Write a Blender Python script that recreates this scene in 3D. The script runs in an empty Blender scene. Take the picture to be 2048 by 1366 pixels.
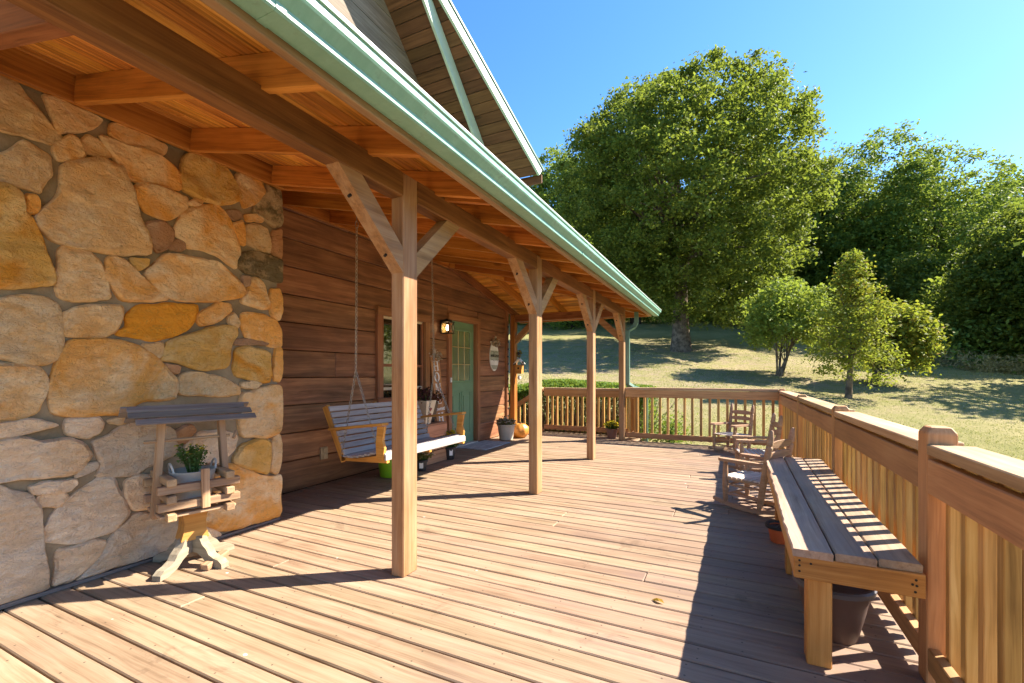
import bpy, bmesh, math, random
import numpy as np
from mathutils import Vector, Matrix, noise as mnoise
rad = math.radians
R = random.Random(7)
RNG = np.random.default_rng(11)
sc = bpy.context.scene
COL = sc.collection

# ------------------------------------------------------------------ camera, sky, sun, exposure
TH = math.atan(438 / 910.0)            # yaw to the left of the porch direction (+Y)
YH, FPX, CAMH = 748.0, 910.2, 1.15     # horizon row, focal length in photo pixels, eye height
cd = bpy.data.cameras.new('camera'); cam = bpy.data.objects.new('camera', cd); COL.objects.link(cam)
cam.location = (0, 0, CAMH); cam.rotation_euler = (rad(90), 0, TH)
cd.sensor_width = 36; cd.lens = 16; cd.shift_y = (YH - 683) / 2048
cd.clip_start = 0.02; cd.clip_end = 2000
sc.camera = cam
SUN = Vector((0.815 * math.cos(rad(42.8)), 0.58 * math.cos(rad(42.8)), math.sin(rad(42.8)))).normalized()
w = bpy.data.worlds.new('World'); sc.world = w; w.use_nodes = True
nt = w.node_tree; sky = nt.nodes.new('ShaderNodeTexSky'); sky.sky_type = 'NISHITA'
sky.sun_disc = False; sky.sun_elevation = math.asin(SUN.z); sky.sun_rotation = math.atan2(SUN.x, SUN.y)
sky.altitude = 0; sky.air_density = 0.8; sky.dust_density = 0.2; sky.ozone_density = 1.3
bg = nt.nodes['Background']; bg.inputs['Strength'].default_value = 0.086
hs = nt.nodes.new('ShaderNodeHueSaturation'); hs.inputs['Saturation'].default_value = 1.27
nt.links.new(sky.outputs[0], hs.inputs['Color']); nt.links.new(hs.outputs[0], bg.inputs['Color'])
sl = bpy.data.lights.new('sun', 'SUN'); sl.energy = 4.0; sl.angle = rad(0.53); sl.color = (1.0, 0.915, 0.78)
so = bpy.data.objects.new('sun', sl); COL.objects.link(so)
so.location = SUN * 60; so.rotation_euler = SUN.to_track_quat('Z', 'Y').to_euler()
sc.view_settings.view_transform = 'Standard'; sc.view_settings.look = 'None'
sc.view_settings.exposure = 2.22; sc.view_settings.gamma = 1.0
sc.cycles.use_denoising = True
sc.cycles.max_bounces = 10; sc.cycles.diffuse_bounces = 6; sc.cycles.transparent_max_bounces = 8
sc.cycles.sample_clamp_indirect = 20

# ------------------------------------------------------------------ photo pixel -> position on a known plane
SN, CS = math.sin(TH), math.cos(TH)
def ray(px, py):
    u = (px - 1024) / FPX
    return (-SN + u * CS, CS + u * SN, (YH - py) / FPX)
def on_x(px, py, x):
    d = ray(px, py); t = x / d[0]; return (x, d[1] * t, CAMH + d[2] * t)
def on_z(px, py, z=0.0):
    d = ray(px, py); t = (z - CAMH) / d[2]; return (d[0] * t, d[1] * t, z)
def at_depth(px, py, t):
    d = ray(px, py); return (d[0] * t, d[1] * t, CAMH + d[2] * t)

# ------------------------------------------------------------------ materials
class NT:
    def __init__(s, name):
        s.m = bpy.data.materials.new(name); s.m.use_nodes = True
        s.t = s.m.node_tree; s.b = s.t.nodes['Principled BSDF']
    def n(s, typ, ins=None, **props):
        nd = s.t.nodes.new('ShaderNode' + typ)
        for k, v in props.items(): setattr(nd, k, v)
        for k, v in (ins or {}).items(): s.set(nd.inputs[k], v)
        return nd
    def set(s, inp, v):
        if isinstance(v, bpy.types.NodeSocket): s.t.links.new(v, inp)
        else: inp.default_value = v
    def math(s, op, a, b=0.0, c=None, clamp=False):
        nd = s.n('Math', operation=op, use_clamp=clamp); s.set(nd.inputs[0], a); s.set(nd.inputs[1], b)
        if c is not None: s.set(nd.inputs[2], c)
        return nd.outputs[0]
    def vmul(s, v, k):
        return s.n('VectorMath', {0: v, 1: k}, operation='MULTIPLY').outputs[0]
    def vadd(s, v, k):
        return s.n('VectorMath', {0: v, 1: k}, operation='ADD').outputs[0]
    def noise(s, v, scale=1.0, detail=3.0, rough=0.55, dist=0.0):
        return s.n('TexNoise', {'Vector': v, 'Scale': scale, 'Detail': detail, 'Roughness': rough, 'Distortion': dist}).outputs[0]
    def step(s, v, lo, hi, a=0.0, b=1.0):
        return s.n('MapRange', {0: v, 1: lo, 2: hi, 3: a, 4: b}, interpolation_type='SMOOTHSTEP').outputs[0]
    def mix(s, f, a, b, mode='MIX'):
        nd = s.n('Mix', data_type='RGBA', blend_type=mode); s.set(nd.inputs[0], f)
        s.set(nd.inputs[6], a if isinstance(a, bpy.types.NodeSocket) else c4(a))
        s.set(nd.inputs[7], b if isinstance(b, bpy.types.NodeSocket) else c4(b))
        return nd.outputs[2]
    def ramp(s, f, stops):
        nd = s.n('ValToRGB', {0: f}); el = nd.color_ramp.elements
        while len(el) < len(stops): el.new(0.5)
        for e, (p, c) in zip(el, stops): e.position = p; e.color = c4(c)
        return nd.outputs[0]
    def bump(s, h, strength=0.3, dist=0.01):
        s.set(s.b.inputs['Normal'], s.n('Bump', {'Height': h, 'Strength': strength, 'Distance': dist}).outputs[0])
    def out(s, col, rough=0.6, spec=0.3, metal=0.0):
        s.set(s.b.inputs['Base Color'], col if isinstance(col, bpy.types.NodeSocket) else c4(col))
        s.set(s.b.inputs['Roughness'], rough); s.b.inputs['Specular IOR Level'].default_value = spec
        s.b.inputs['Metallic'].default_value = metal
        return s.m
def c4(c): return (c[0], c[1], c[2], 1.0)
def rndvec(k):
    r = k.n('ObjectInfo').outputs['Random']
    return r, k.n('CombineXYZ', {0: k.math('MULTIPLY', r, 53.0), 1: k.math('MULTIPLY', r, 17.3), 2: k.math('MULTIPLY', r, 91.7)}).outputs[0]

def wood(name, dark, mid, light, rough=0.6, rnd=0.3, knots=0.5, bump=0.25, spec=0.25, gray=None, grayamt=0.0, streak=1.0, wear_x=None, nails=False):
    k = NT(name); oc = k.n('TexCoord').outputs['Object']; r, off = rndvec(k)
    v = k.vadd(oc, off)
    warp = k.noise(k.vmul(v, (1.3, 4, 4)), 1, 2)
    wv = k.vadd(v, k.n('CombineXYZ', {1: k.math('MULTIPLY', warp, 0.05), 2: k.math('MULTIPLY', warp, 0.05)}).outputs[0])
    f1 = k.noise(k.vmul(wv, (1.1, 34 * streak, 34 * streak)), 1, 5, 0.62, 0.3)
    f2 = k.noise(k.vmul(v, (2.2, 5, 5)), 1, 3)
    f3 = k.noise(k.vmul(wv, (2.0, 150, 150)), 1, 2)
    val = k.math('ADD', k.math('MULTIPLY', f1, 0.55), k.math('ADD', k.math('MULTIPLY', f2, 0.27), k.math('MULTIPLY', f3, 0.18)))
    col = k.ramp(val, [(0.34, dark), (0.5, mid), (0.66, light)])
    if knots:
        vo = k.n('TexVoronoi', {'Vector': k.vmul(v, (1.9, 5.5, 5.5)), 'Scale': 1.0})
        sep = k.n('SeparateColor', {0: vo.outputs['Color']})
        km = k.math('MULTIPLY', k.step(vo.outputs['Distance'], 0.17, 0.05), k.step(sep.outputs[0], 0.55, 0.6))
        col = k.mix(k.math('MULTIPLY', km, knots), col, tuple(c * 0.35 for c in dark))
    if gray is not None:
        g = k.step(k.noise(k.vmul(v, (1.6, 9, 9)), 1, 4, 0.6), 0.42, 0.62)
        col = k.mix(k.math('MULTIPLY', g, grayamt), col, gray)
    if wear_x is not None:
        pos = k.n('NewGeometry').outputs['Position']
        px = k.n('SeparateXYZ', {0: pos}).outputs[0]
        wn = k.noise(k.vmul(pos, (1.6, 2.6, 1)), 1, 4, 0.65)
        wn2 = k.noise(k.vmul(v, (1.2, 26, 26)), 1, 4, 0.7)
        m = k.math('ADD', k.step(px, wear_x[0], wear_x[1], 0.0, 0.45), k.math('MULTIPLY', k.step(px, wear_x[0], wear_x[1], 0.25, 1.1), k.step(k.math('ADD', k.math('MULTIPLY', wn, 0.6), k.math('MULTIPLY', wn2, 0.5)), 0.52, 0.70)), clamp=True)
        col = k.mix(k.math('MULTIPLY', m, 0.75), col, wear_x[2])
        # thin dark splits along the grain
        crk = k.step(k.noise(k.vmul(wv, (0.9, 70, 70)), 1, 3, 0.5, 0.6), 0.70, 0.745)
        col = k.mix(k.math('MULTIPLY', crk, 0.7), col, tuple(c * 0.22 for c in dark))
        st_ = k.step(k.noise(k.vmul(pos, (2.3, 3.1, 1)), 1, 5, 0.7, 0.8), 0.57, 0.68)
        col = k.mix(k.math('MULTIPLY', st_, 0.35), col, tuple(c * 0.55 for c in dark))
        sp = k.n('TexVoronoi', {'Vector': k.vmul(pos, (6.0, 9.0, 6.0)), 'Scale': 1.0})
        ss = k.n('SeparateColor', {0: sp.outputs['Color']})
        sm = k.math('MULTIPLY', k.step(sp.outputs['Distance'], 0.075, 0.05), k.step(ss.outputs[1], 0.80, 0.82))
        col = k.mix(k.math('MULTIPLY', sm, 0.75), col, (0.62, 0.58, 0.52))
    if nails:
        s = k.n('SeparateXYZ', {0: oc})
        fx = k.math('SUBTRACT', k.math('FRACT', k.math('ADD', k.math('DIVIDE', s.outputs[0], 0.41), r)), 0.5)
        dx = k.math('MULTIPLY', fx, 0.41); dy = k.math('SUBTRACT', k.math('ABSOLUTE', s.outputs[1]), 0.036)
        dd = k.math('SQRT', k.math('ADD', k.math('MULTIPLY', dx, dx), k.math('MULTIPLY', dy, dy)))
        col = k.mix(k.math('MULTIPLY', k.step(dd, 0.0052, 0.0028), 0.75), col, (0.03, 0.025, 0.02))
    hv = k.n('HueSaturation', {'Color': col, 'Value': k.math('ADD', k.math('MULTIPLY', k.math('SUBTRACT', r, 0.5), rnd * 2), 1.0), 'Hue': k.math('ADD', k.math('MULTIPLY', k.math('SUBTRACT', k.math('FRACT', k.math('MULTIPLY', r, 7.3)), 0.5), 0.016), 0.5)}).outputs[0]
    k.bump(val, bump, 0.006)
    return k.out(hv, k.math('ADD', k.math('MULTIPLY', f1, 0.25), rough - 0.1), spec)

def plain(name, col, rough=0.5, metal=0.0, var=0.12, spec=0.4, scale=6.0, bump=0.0, emit=None):
    k = NT(name); oc = k.n('TexCoord').outputs['Object']
    f = k.noise(oc, scale, 4, 0.6)
    c = k.mix(k.step(f, 0.3, 0.7), tuple(x * (1 - var) for x in col), tuple(min(1, x * (1 + var)) for x in col))
    if bump: k.bump(k.noise(oc, scale * 6, 3), bump, 0.004)
    if emit:
        k.b.inputs['Emission Color'].default_value = c4(emit[0]); k.b.inputs['Emission Strength'].default_value = emit[1]
    return k.out(c, rough, spec, metal)

def leafmat(name, cols, trans=0.45, rough=0.6):
    k = NT(name); isl = k.n('NewGeometry').outputs['Random Per Island']
    pos = k.n('TexCoord').outputs['Object']
    f = k.math('ADD', k.math('MULTIPLY', isl, 0.5), k.math('MULTIPLY', k.noise(pos, 0.35, 2), 0.5))
    col = k.ramp(f, [(0.15 + 0.7 * i / (len(cols) - 1), c) for i, c in enumerate(cols)])
    k.out(col, rough, 0.12)
    tr = k.n('BsdfTranslucent', {'Color': k.mix(0.55, col, (0.30, 0.36, 0.03))})
    mx = k.n('MixShader', {0: trans, 1: k.b.outputs[0], 2: tr.outputs[0]})
    k.t.links.new(mx.outputs[0], k.t.nodes['Material Output'].inputs['Surface'])
    return k.m

def stonemat(name, pale, tan, orange, amt, moss=0.0):
    k = NT(name); oc = k.n('TexCoord').outputs['Object']; r, off = rndvec(k); v = k.vadd(oc, off)
    f = k.noise(v, 5.0, 6, 0.65, 0.6); f2 = k.noise(v, 2.2, 4, 0.6, 0.8); f3 = k.noise(v, 38, 4, 0.7)
    col = k.mix(k.step(f, 0.36, 0.62), pale, tan)
    m = k.math('MULTIPLY', k.step(k.math('ADD', f2, k.math('MULTIPLY', k.math('SUBTRACT', r, 0.5), 0.25)), 0.46, 0.64), amt)
    col = k.mix(m, col, orange)
    fs = k.noise(k.vmul(v, (1, 1, 2.4)), 17, 5, 0.7, 1.2)
    col = k.mix(k.step(fs, 0.55, 0.68, 0.0, 0.42), col, tuple(c * 0.45 for c in tan))
    col = k.mix(k.step(f3, 0.56, 0.70, 0, 0.42), col, tuple(c * 0.55 for c in tan))
    if moss: col = k.mix(k.step(k.noise(v, 6, 5, 0.7), 0.44, 0.56, 0, moss), col, (0.045, 0.045, 0.018))
    hv = k.n('HueSaturation', {'Color': col, 'Value': k.math('ADD', k.math('MULTIPLY', r, 0.34), 0.83)}).outputs[0]
    h = k.math('ADD', k.math('MULTIPLY', k.noise(k.vmul(v, (1, 1, 1.8)), 14, 7, 0.72, 0.8), 0.8), k.math('MULTIPLY', k.noise(v, 55, 4, 0.7), 0.4))
    k.bump(h, 1.0, 0.05)
    return k.out(hv, 0.9, 0.12)

M = {}
M['deck'] = wood('deck_wood', (0.155, 0.094, 0.054), (0.28, 0.19, 0.12), (0.35, 0.252, 0.172), 0.62, 0.10, 0.4, 0.35, 0.25, wear_x=(-1.6, 0.4, (0.20, 0.135, 0.105)), nails=True)
M['rail'] = wood('rail_wood', (0.23, 0.11, 0.045), (0.4, 0.205, 0.085), (0.5, 0.29, 0.135), 0.55, 0.16, 0.55, 0.25, 0.3)
M['baluster'] = wood('baluster_wood', (0.19, 0.09, 0.02), (0.44, 0.245, 0.07), (0.6, 0.39, 0.15), 0.5, 0.3, 0.3, 0.3, 0.35)
M['cap'] = wood('cap_wood', (0.25, 0.14, 0.07), (0.42, 0.27, 0.15), (0.52, 0.37, 0.23), 0.6, 0.14, 0.4, 0.35)
M['bench'] = wood('bench_wood', (0.17, 0.1, 0.06), (0.34, 0.225, 0.145), (0.46, 0.33, 0.23), 0.65, 0.18, 0.3, 0.6, 0.2, gray=(0.27, 0.20, 0.16), grayamt=0.5)
M['bench_frame'] = wood('bench_frame_wood', (0.24, 0.085, 0.016), (0.46, 0.2, 0.045), (0.6, 0.31, 0.09), 0.5, 0.15, 0.3, 0.3, 0.35)
M['post'] = wood('post_wood', (0.18, 0.085, 0.03), (0.33, 0.172, 0.068), (0.43, 0.265, 0.125), 0.55, 0.12, 0.5, 0.3, 0.3, gray=(0.42, 0.30, 0.20), grayamt=0.22)
M['beam'] = wood('beam_wood', (0.09, 0.032, 0.011), (0.21, 0.082, 0.027), (0.32, 0.14, 0.05), 0.55, 0.14, 0.5, 0.25, 0.3)
M['fascia'] = wood('fascia_wood', (0.14, 0.075, 0.035), (0.26, 0.155, 0.08), (0.36, 0.235, 0.13), 0.6, 0.1, 0.3, 0.3, 0.25)
M['rafter'] = wood('rafter_wood', (0.17, 0.055, 0.01), (0.44, 0.17, 0.027), (0.6, 0.27, 0.055), 0.5, 0.2, 0.5, 0.2, 0.35)
M['ceiling'] = wood('ceiling_wood', (0.11, 0.034, 0.006), (0.56, 0.235, 0.038), (0.86, 0.47, 0.11), 0.5, 0.3, 0.6, 0.25, 0.3, streak=1.1)
M['siding'] = wood('siding_wood', (0.11, 0.047, 0.022), (0.29, 0.13, 0.06), (0.45, 0.225, 0.105), 0.5, 0.22, 0.45, 0.35, 0.35, streak=0.7, gray=(0.085, 0.038, 0.022), grayamt=0.35)
M['trim'] = wood('trim_wood', (0.17, 0.07, 0.032), (0.31, 0.135, 0.062), (0.4, 0.19, 0.09), 0.5, 0.1, 0.2, 0.2)
M['upper_siding'] = wood('weathered_siding', (0.1, 0.075, 0.052), (0.2, 0.155, 0.115), (0.3, 0.245, 0.185), 0.7, 0.2, 0.5, 0.4, 0.2)
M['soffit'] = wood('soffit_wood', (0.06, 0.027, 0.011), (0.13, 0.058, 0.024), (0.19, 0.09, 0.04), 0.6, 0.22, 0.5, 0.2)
M['old'] = wood('weathered_wood', (0.19, 0.10, 0.048), (0.36, 0.22, 0.115), (0.48, 0.325, 0.19), 0.7, 0.22, 0.3, 0.5, 0.2, gray=(0.22, 0.16, 0.12), grayamt=0.35)
M['slate_wood'] = wood('grey_wood', (0.11, 0.085, 0.07), (0.2, 0.165, 0.14), (0.3, 0.25, 0.21), 0.7, 0.2, 0.2, 0.5, 0.2)
M['pale_wood'] = wood('bleached_wood', (0.17, 0.135, 0.085), (0.27, 0.225, 0.155), (0.34, 0.295, 0.215), 0.7, 0.1, 0.2, 0.4, 0.2)
M['stained'] = wood('stained_wood', (0.28, 0.11, 0.022), (0.46, 0.21, 0.05), (0.58, 0.30, 0.09), 0.5, 0.1, 0.2, 0.3)
M['chair'] = wood('chair_wood', (0.22, 0.125, 0.07), (0.36, 0.22, 0.135), (0.48, 0.31, 0.2), 0.6, 0.14, 0.2, 0.4, 0.25)
M['chair_seat'] = wood('chair_seat_wood', (0.36, 0.29, 0.24), (0.54, 0.46, 0.40), (0.68, 0.60, 0.53), 0.6, 0.14, 0.2, 0.3)
M['swing'] = wood('swing_slat_wood', (0.25, 0.22, 0.2), (0.38, 0.345, 0.32), (0.48, 0.44, 0.41), 0.6, 0.16, 0.3, 0.35, 0.25)
M['swing_frame'] = wood('swing_frame_wood', (0.34, 0.125, 0.022), (0.56, 0.25, 0.05), (0.68, 0.36, 0.1), 0.5, 0.1, 0.3, 0.3, 0.3)
M['crate'] = wood('crate_wood', (0.22, 0.1, 0.05), (0.4, 0.2, 0.105), (0.5, 0.28, 0.16), 0.6, 0.2, 0.3, 0.3)
M['signwood'] = wood('sign_wood', (0.3, 0.14, 0.05), (0.46, 0.235, 0.09), (0.55, 0.31, 0.13), 0.6, 0.1, 0.2, 0.2)
M['stone'] = stonemat('sandstone', (0.94, 0.69, 0.40), (0.90, 0.55, 0.24), (0.84, 0.36, 0.05), 0.8)
M['stone_orange'] = stonemat('orange_sandstone', (0.86, 0.58, 0.24), (0.78, 0.44, 0.11), (0.78, 0.31, 0.025), 0.95)
M['stone_pale'] = stonemat('pale_sandstone', (0.94, 0.75, 0.53), (0.90, 0.65, 0.41), (0.84, 0.46, 0.16), 0.35)
M['stone_moss'] = stonemat('mossy_sandstone', (0.52, 0.40, 0.24), (0.40, 0.27, 0.13), (0.45, 0.22, 0.06), 0.4, 0.6)
M['stone_red'] = stonemat('reddish_sandstone', (0.62, 0.39, 0.24), (0.50, 0.29, 0.16), (0.55, 0.24, 0.08), 0.5)
k = NT('mortar'); oc = k.n('TexCoord').outputs['Object']
k.bump(k.math('ADD', k.noise(oc, 7, 3), k.math('MULTIPLY', k.noise(oc, 90, 4), 0.25)), 0.7, 0.02)
M['mortar'] = k.out(k.mix(k.step(k.noise(oc, 3, 5, 0.65), 0.35, 0.65), (0.215, 0.16, 0.095), (0.33, 0.255, 0.16)), 0.95, 0.1)
k = NT('green_gutter_paint'); oc = k.n('TexCoord').outputs['Object']
g1 = k.noise(k.vmul(oc, (3, 9, 3)), 1, 5, 0.7); g2 = k.noise(oc, 40, 3, 0.6)
gc = k.mix(k.step(g1, 0.35, 0.7), (0.18, 0.36, 0.28), (0.23, 0.43, 0.345))
gc = k.mix(k.math('MULTIPLY', k.step(k.math('ADD', k.math('MULTIPLY', g1, 0.6), k.math('MULTIPLY', g2, 0.5)), 0.58, 0.74), 0.4), gc, (0.10, 0.12, 0.08))
k.bump(k.noise(k.vmul(oc, (2, 1.5, 2)), 1, 3), 0.15, 0.02)
M['green_metal'] = k.out(gc, k.math('ADD', k.math('MULTIPLY', g1, 0.3), 0.28), 0.45)
M['spout'] = plain('dark_green_spout', (0.11, 0.20, 0.15), 0.45)
M['green_trim'] = plain('pale_green_trim', (0.42, 0.52, 0.42), 0.5, 0, 0.06)
M['white_edge'] = plain('white_drip_edge', (0.72, 0.74, 0.72), 0.35, 0, 0.04, 0.5)
M['roof_metal'] = plain('green_roof_metal', (0.12, 0.19, 0.155), 0.4)
M['door'] = plain('green_door_paint', (0.16, 0.28, 0.16), 0.42, 0, 0.05, 0.4)
M['black'] = plain('black_metal', (0.018, 0.017, 0.016), 0.45, 0.3)
M['dark'] = plain('dark_interior', (0.02, 0.016, 0.012), 0.9)
M['foundation'] = plain('foundation', (0.12, 0.08, 0.055), 0.9)
M['brass'] = plain('brass_muntin', (0.55, 0.40, 0.20), 0.4, 0.4)
M['chain'] = plain('galvanised_chain', (0.34, 0.29, 0.23), 0.5, 0.75)
M['cream'] = plain('cream_paint', (0.66, 0.54, 0.37), 0.6, 0, 0.08)
M['beige'] = plain('beige_ceramic', (0.50, 0.42, 0.32), 0.55, 0, 0.08)
M['brown_pot'] = plain('brown_plastic', (0.095, 0.055, 0.045), 0.5, 0, 0.1, 0.4)
M['pot_rim'] = plain('slate_rim_plastic', (0.10, 0.095, 0.11), 0.45, 0, 0.1, 0.4)
M['orange_pot'] = plain('orange_plastic', (0.46, 0.10, 0.03), 0.5)
M['black_pot'] = plain('black_plastic', (0.02, 0.02, 0.022), 0.5)
M['lime'] = plain('lime_plastic', (0.26, 0.52, 0.02), 0.42, 0, 0.04)
M['zinc'] = plain('grey_zinc', (0.50, 0.45, 0.38), 0.55, 0.1, 0.15)
M['dark_pail'] = plain('dark_ribbed_metal', (0.10, 0.075, 0.055), 0.5, 0.5)
M['terracotta'] = plain('dull_terracotta', (0.24, 0.12, 0.085), 0.7)
M['white'] = plain('white_paint', (0.74, 0.72, 0.68), 0.55, 0, 0.04)
M['offwhite'] = plain('stained_white_board', (0.76, 0.73, 0.66), 0.6, 0, 0.1)
M['sage'] = plain('sage_paint', (0.36, 0.36, 0.27), 0.6)
M['red'] = plain('dark_red_paint', (0.26, 0.03, 0.03), 0.5)
M['outlet'] = plain('ivory_plastic', (0.46, 0.36, 0.22), 0.5)
M['bulb'] = plain('lit_bulb', (1, 0.8, 0.5), 0.4, emit=((1.0, 0.68, 0.32), 5.0))
M['lampglass'] = plain('amber_glass', (0.42, 0.31, 0.16), 0.15, 0, 0.1, 0.6)
M['bark'] = plain('bark', (0.135, 0.10, 0.07), 0.95, 0, 0.5, 0.1, 5.0, 0.8)
M['bark_dark'] = plain('dark_bark', (0.06, 0.045, 0.033), 0.95, 0, 0.4, 0.1, 5.0, 0.6)
M['twig'] = plain('dry_twig', (0.20, 0.14, 0.09), 0.9, 0, 0.3)
M['pumpkin'] = plain('pumpkin_skin', (0.52, 0.20, 0.03), 0.45)
M['flower_yellow'] = leafmat('yellow_petals', [(0.52, 0.36, 0.01), (0.66, 0.50, 0.02), (0.74, 0.62, 0.06)], 0.2)
M['petal_dry'] = leafmat('dried_petals', [(0.34, 0.24, 0.17), (0.50, 0.40, 0.30), (0.56, 0.47, 0.38)], 0.2)
M['burgundy'] = leafmat('burgundy_leaves', [(0.035, 0.012, 0.014), (0.11, 0.03, 0.04), (0.17, 0.06, 0.05)], 0.2)
M['leaf_green'] = leafmat('garden_leaves', [(0.05, 0.09, 0.02), (0.09, 0.15, 0.035), (0.15, 0.21, 0.06)], 0.3)
M['leaf_dull'] = leafmat('dull_mum_leaves', [(0.09, 0.10, 0.04), (0.17, 0.16, 0.07), (0.30, 0.22, 0.12)], 0.3)
M['leaf_hedge'] = leafmat('hedge_leaves', [(0.06, 0.12, 0.02), (0.13, 0.22, 0.04), (0.20, 0.30, 0.06)], 0.4)
M['leaf_main'] = leafmat('maple_leaves', [(0.045, 0.08, 0.018), (0.105, 0.145, 0.03), (0.20, 0.22, 0.045)], 0.42)
M['leaf_lime'] = leafmat('lime_leaves', [(0.11, 0.17, 0.03), (0.19, 0.25, 0.045), (0.28, 0.31, 0.06)], 0.45)
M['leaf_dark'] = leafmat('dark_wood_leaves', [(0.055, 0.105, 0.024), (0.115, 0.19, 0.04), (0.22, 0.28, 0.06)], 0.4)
M['leaf_yellow'] = leafmat('turning_leaves', [(0.12, 0.16, 0.025), (0.20, 0.23, 0.035), (0.32, 0.25, 0.03)], 0.45)
M['leaf_orange'] = leafmat('orange_leaves', [(0.24, 0.13, 0.02), (0.34, 0.20, 0.03), (0.40, 0.28, 0.04)], 0.45)
M['grass'] = leafmat('grass_blades', [(0.15, 0.18, 0.04), (0.26, 0.26, 0.085), (0.38, 0.33, 0.15)], 0.3, 0.7)
M['drygrass'] = leafmat('dry_grass_blades', [(0.27, 0.25, 0.10), (0.40, 0.34, 0.18), (0.48, 0.41, 0.25)], 0.3, 0.7)
k = NT('lawn'); gp = k.n('NewGeometry').outputs['Position']
a = k.noise(gp, 0.22, 5, 0.6, 0.4); b = k.noise(gp, 1.7, 5, 0.7, 0.5); c = k.noise(gp, 22, 4, 0.7)
f = k.math('ADD', k.math('MULTIPLY', a, 0.5), k.math('ADD', k.math('MULTIPLY', b, 0.3), k.math('MULTIPLY', c, 0.25)))
col = k.ramp(f, [(0.36, (0.13, 0.14, 0.04)), (0.5, (0.22, 0.205, 0.075)), (0.62, (0.30, 0.26, 0.115)), (0.75, (0.36, 0.30, 0.165))])
gs = k.n('VectorMath', {0: gp, 1: (-4.0, 22.0, 1.5)}, operation='DISTANCE').outputs['Value']
lit = k.math('MULTIPLY', k.step(gs, 15.0, 6.0), k.step(k.math('ADD', k.math('MULTIPLY', b, 0.6), k.math('MULTIPLY', c, 0.45)), 0.44, 0.62))
col = k.mix(k.math('MULTIPLY', lit, 0.75), col, (0.27, 0.20, 0.145))
k.bump(k.noise(gp, 30, 5, 0.75), 0.9, 0.05)
M['lawn'] = k.out(col, 0.95, 0.1)
k = NT('window_glass'); k.b.inputs['IOR'].default_value = 2.3
M['glass'] = k.out((0.022, 0.018, 0.008), 0.03, 0.6)
k = NT('textured_glass'); k.b.inputs['IOR'].default_value = 2.3
k.bump(k.noise(k.n('TexCoord').outputs['Object'], 26, 2), 0.25, 0.01)
M['glass2'] = k.out((0.13, 0.15, 0.10), 0.06, 0.8)
k = NT('soil'); oc = k.n('TexCoord').outputs['Object']
k.bump(k.noise(oc, 90, 3), 1.0, 0.02)
M['soil'] = k.out(k.ramp(k.noise(oc, 110, 3, 0.7), [(0.4, (0.05, 0.035, 0.025)), (0.56, (0.20, 0.15, 0.10)), (0.66, (0.5, 0.42, 0.32))]), 0.95, 0.1)
k = NT('woven_mat'); oc = k.n('TexCoord').outputs['Object']
k.bump(k.noise(k.vmul(oc, (40, 160, 1)), 1, 2), 0.6, 0.005)
M['mat'] = k.out(k.ramp(k.noise(k.vmul(oc, (3, 14, 1)), 1, 5, 0.7), [(0.3, (0.20, 0.22, 0.23)), (0.5, (0.36, 0.38, 0.39)), (0.7, (0.52, 0.53, 0.52))]), 0.95, 0.1)

# ------------------------------------------------------------------ object helpers
def tag(o, label=None, cat=None, group=None, kind=None):
    if label: o['label'] = label
    if cat: o['category'] = cat
    if group: o['group'] = group
    if kind: o['kind'] = kind
    return o
def thing(name, label, cat, loc=(0, 0, 0), rotz=0.0, group=None):
    o = bpy.data.objects.new(name, None); COL.objects.link(o); o.empty_display_size = 0.1
    o.location = loc; o.rotation_euler = (0, 0, rotz)
    return tag(o, label, cat, group)
def link(name, me, par=None, loc=None, rot=None):
    o = bpy.data.objects.new(name, me); COL.objects.link(o)
    if par: o.parent = par
    if loc is not None: o.location = loc
    if rot is not None: o.rotation_euler = rot
    return o
def copy_tree(o, parent=None):
    c = o.copy(); COL.objects.link(c); c.parent = parent
    for ch in list(o.children): copy_tree(ch, c)
    return c
def mesh(name, verts, faces, mat, smooth=False):
    me = bpy.data.meshes.new(name); me.from_pydata([tuple(v) for v in verts], [], faces); me.update()
    if mat: me.materials.append(M[mat])
    if smooth: me.polygons.foreach_set('use_smooth', [True] * len(me.polygons))
    return me
_bc = {}
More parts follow.
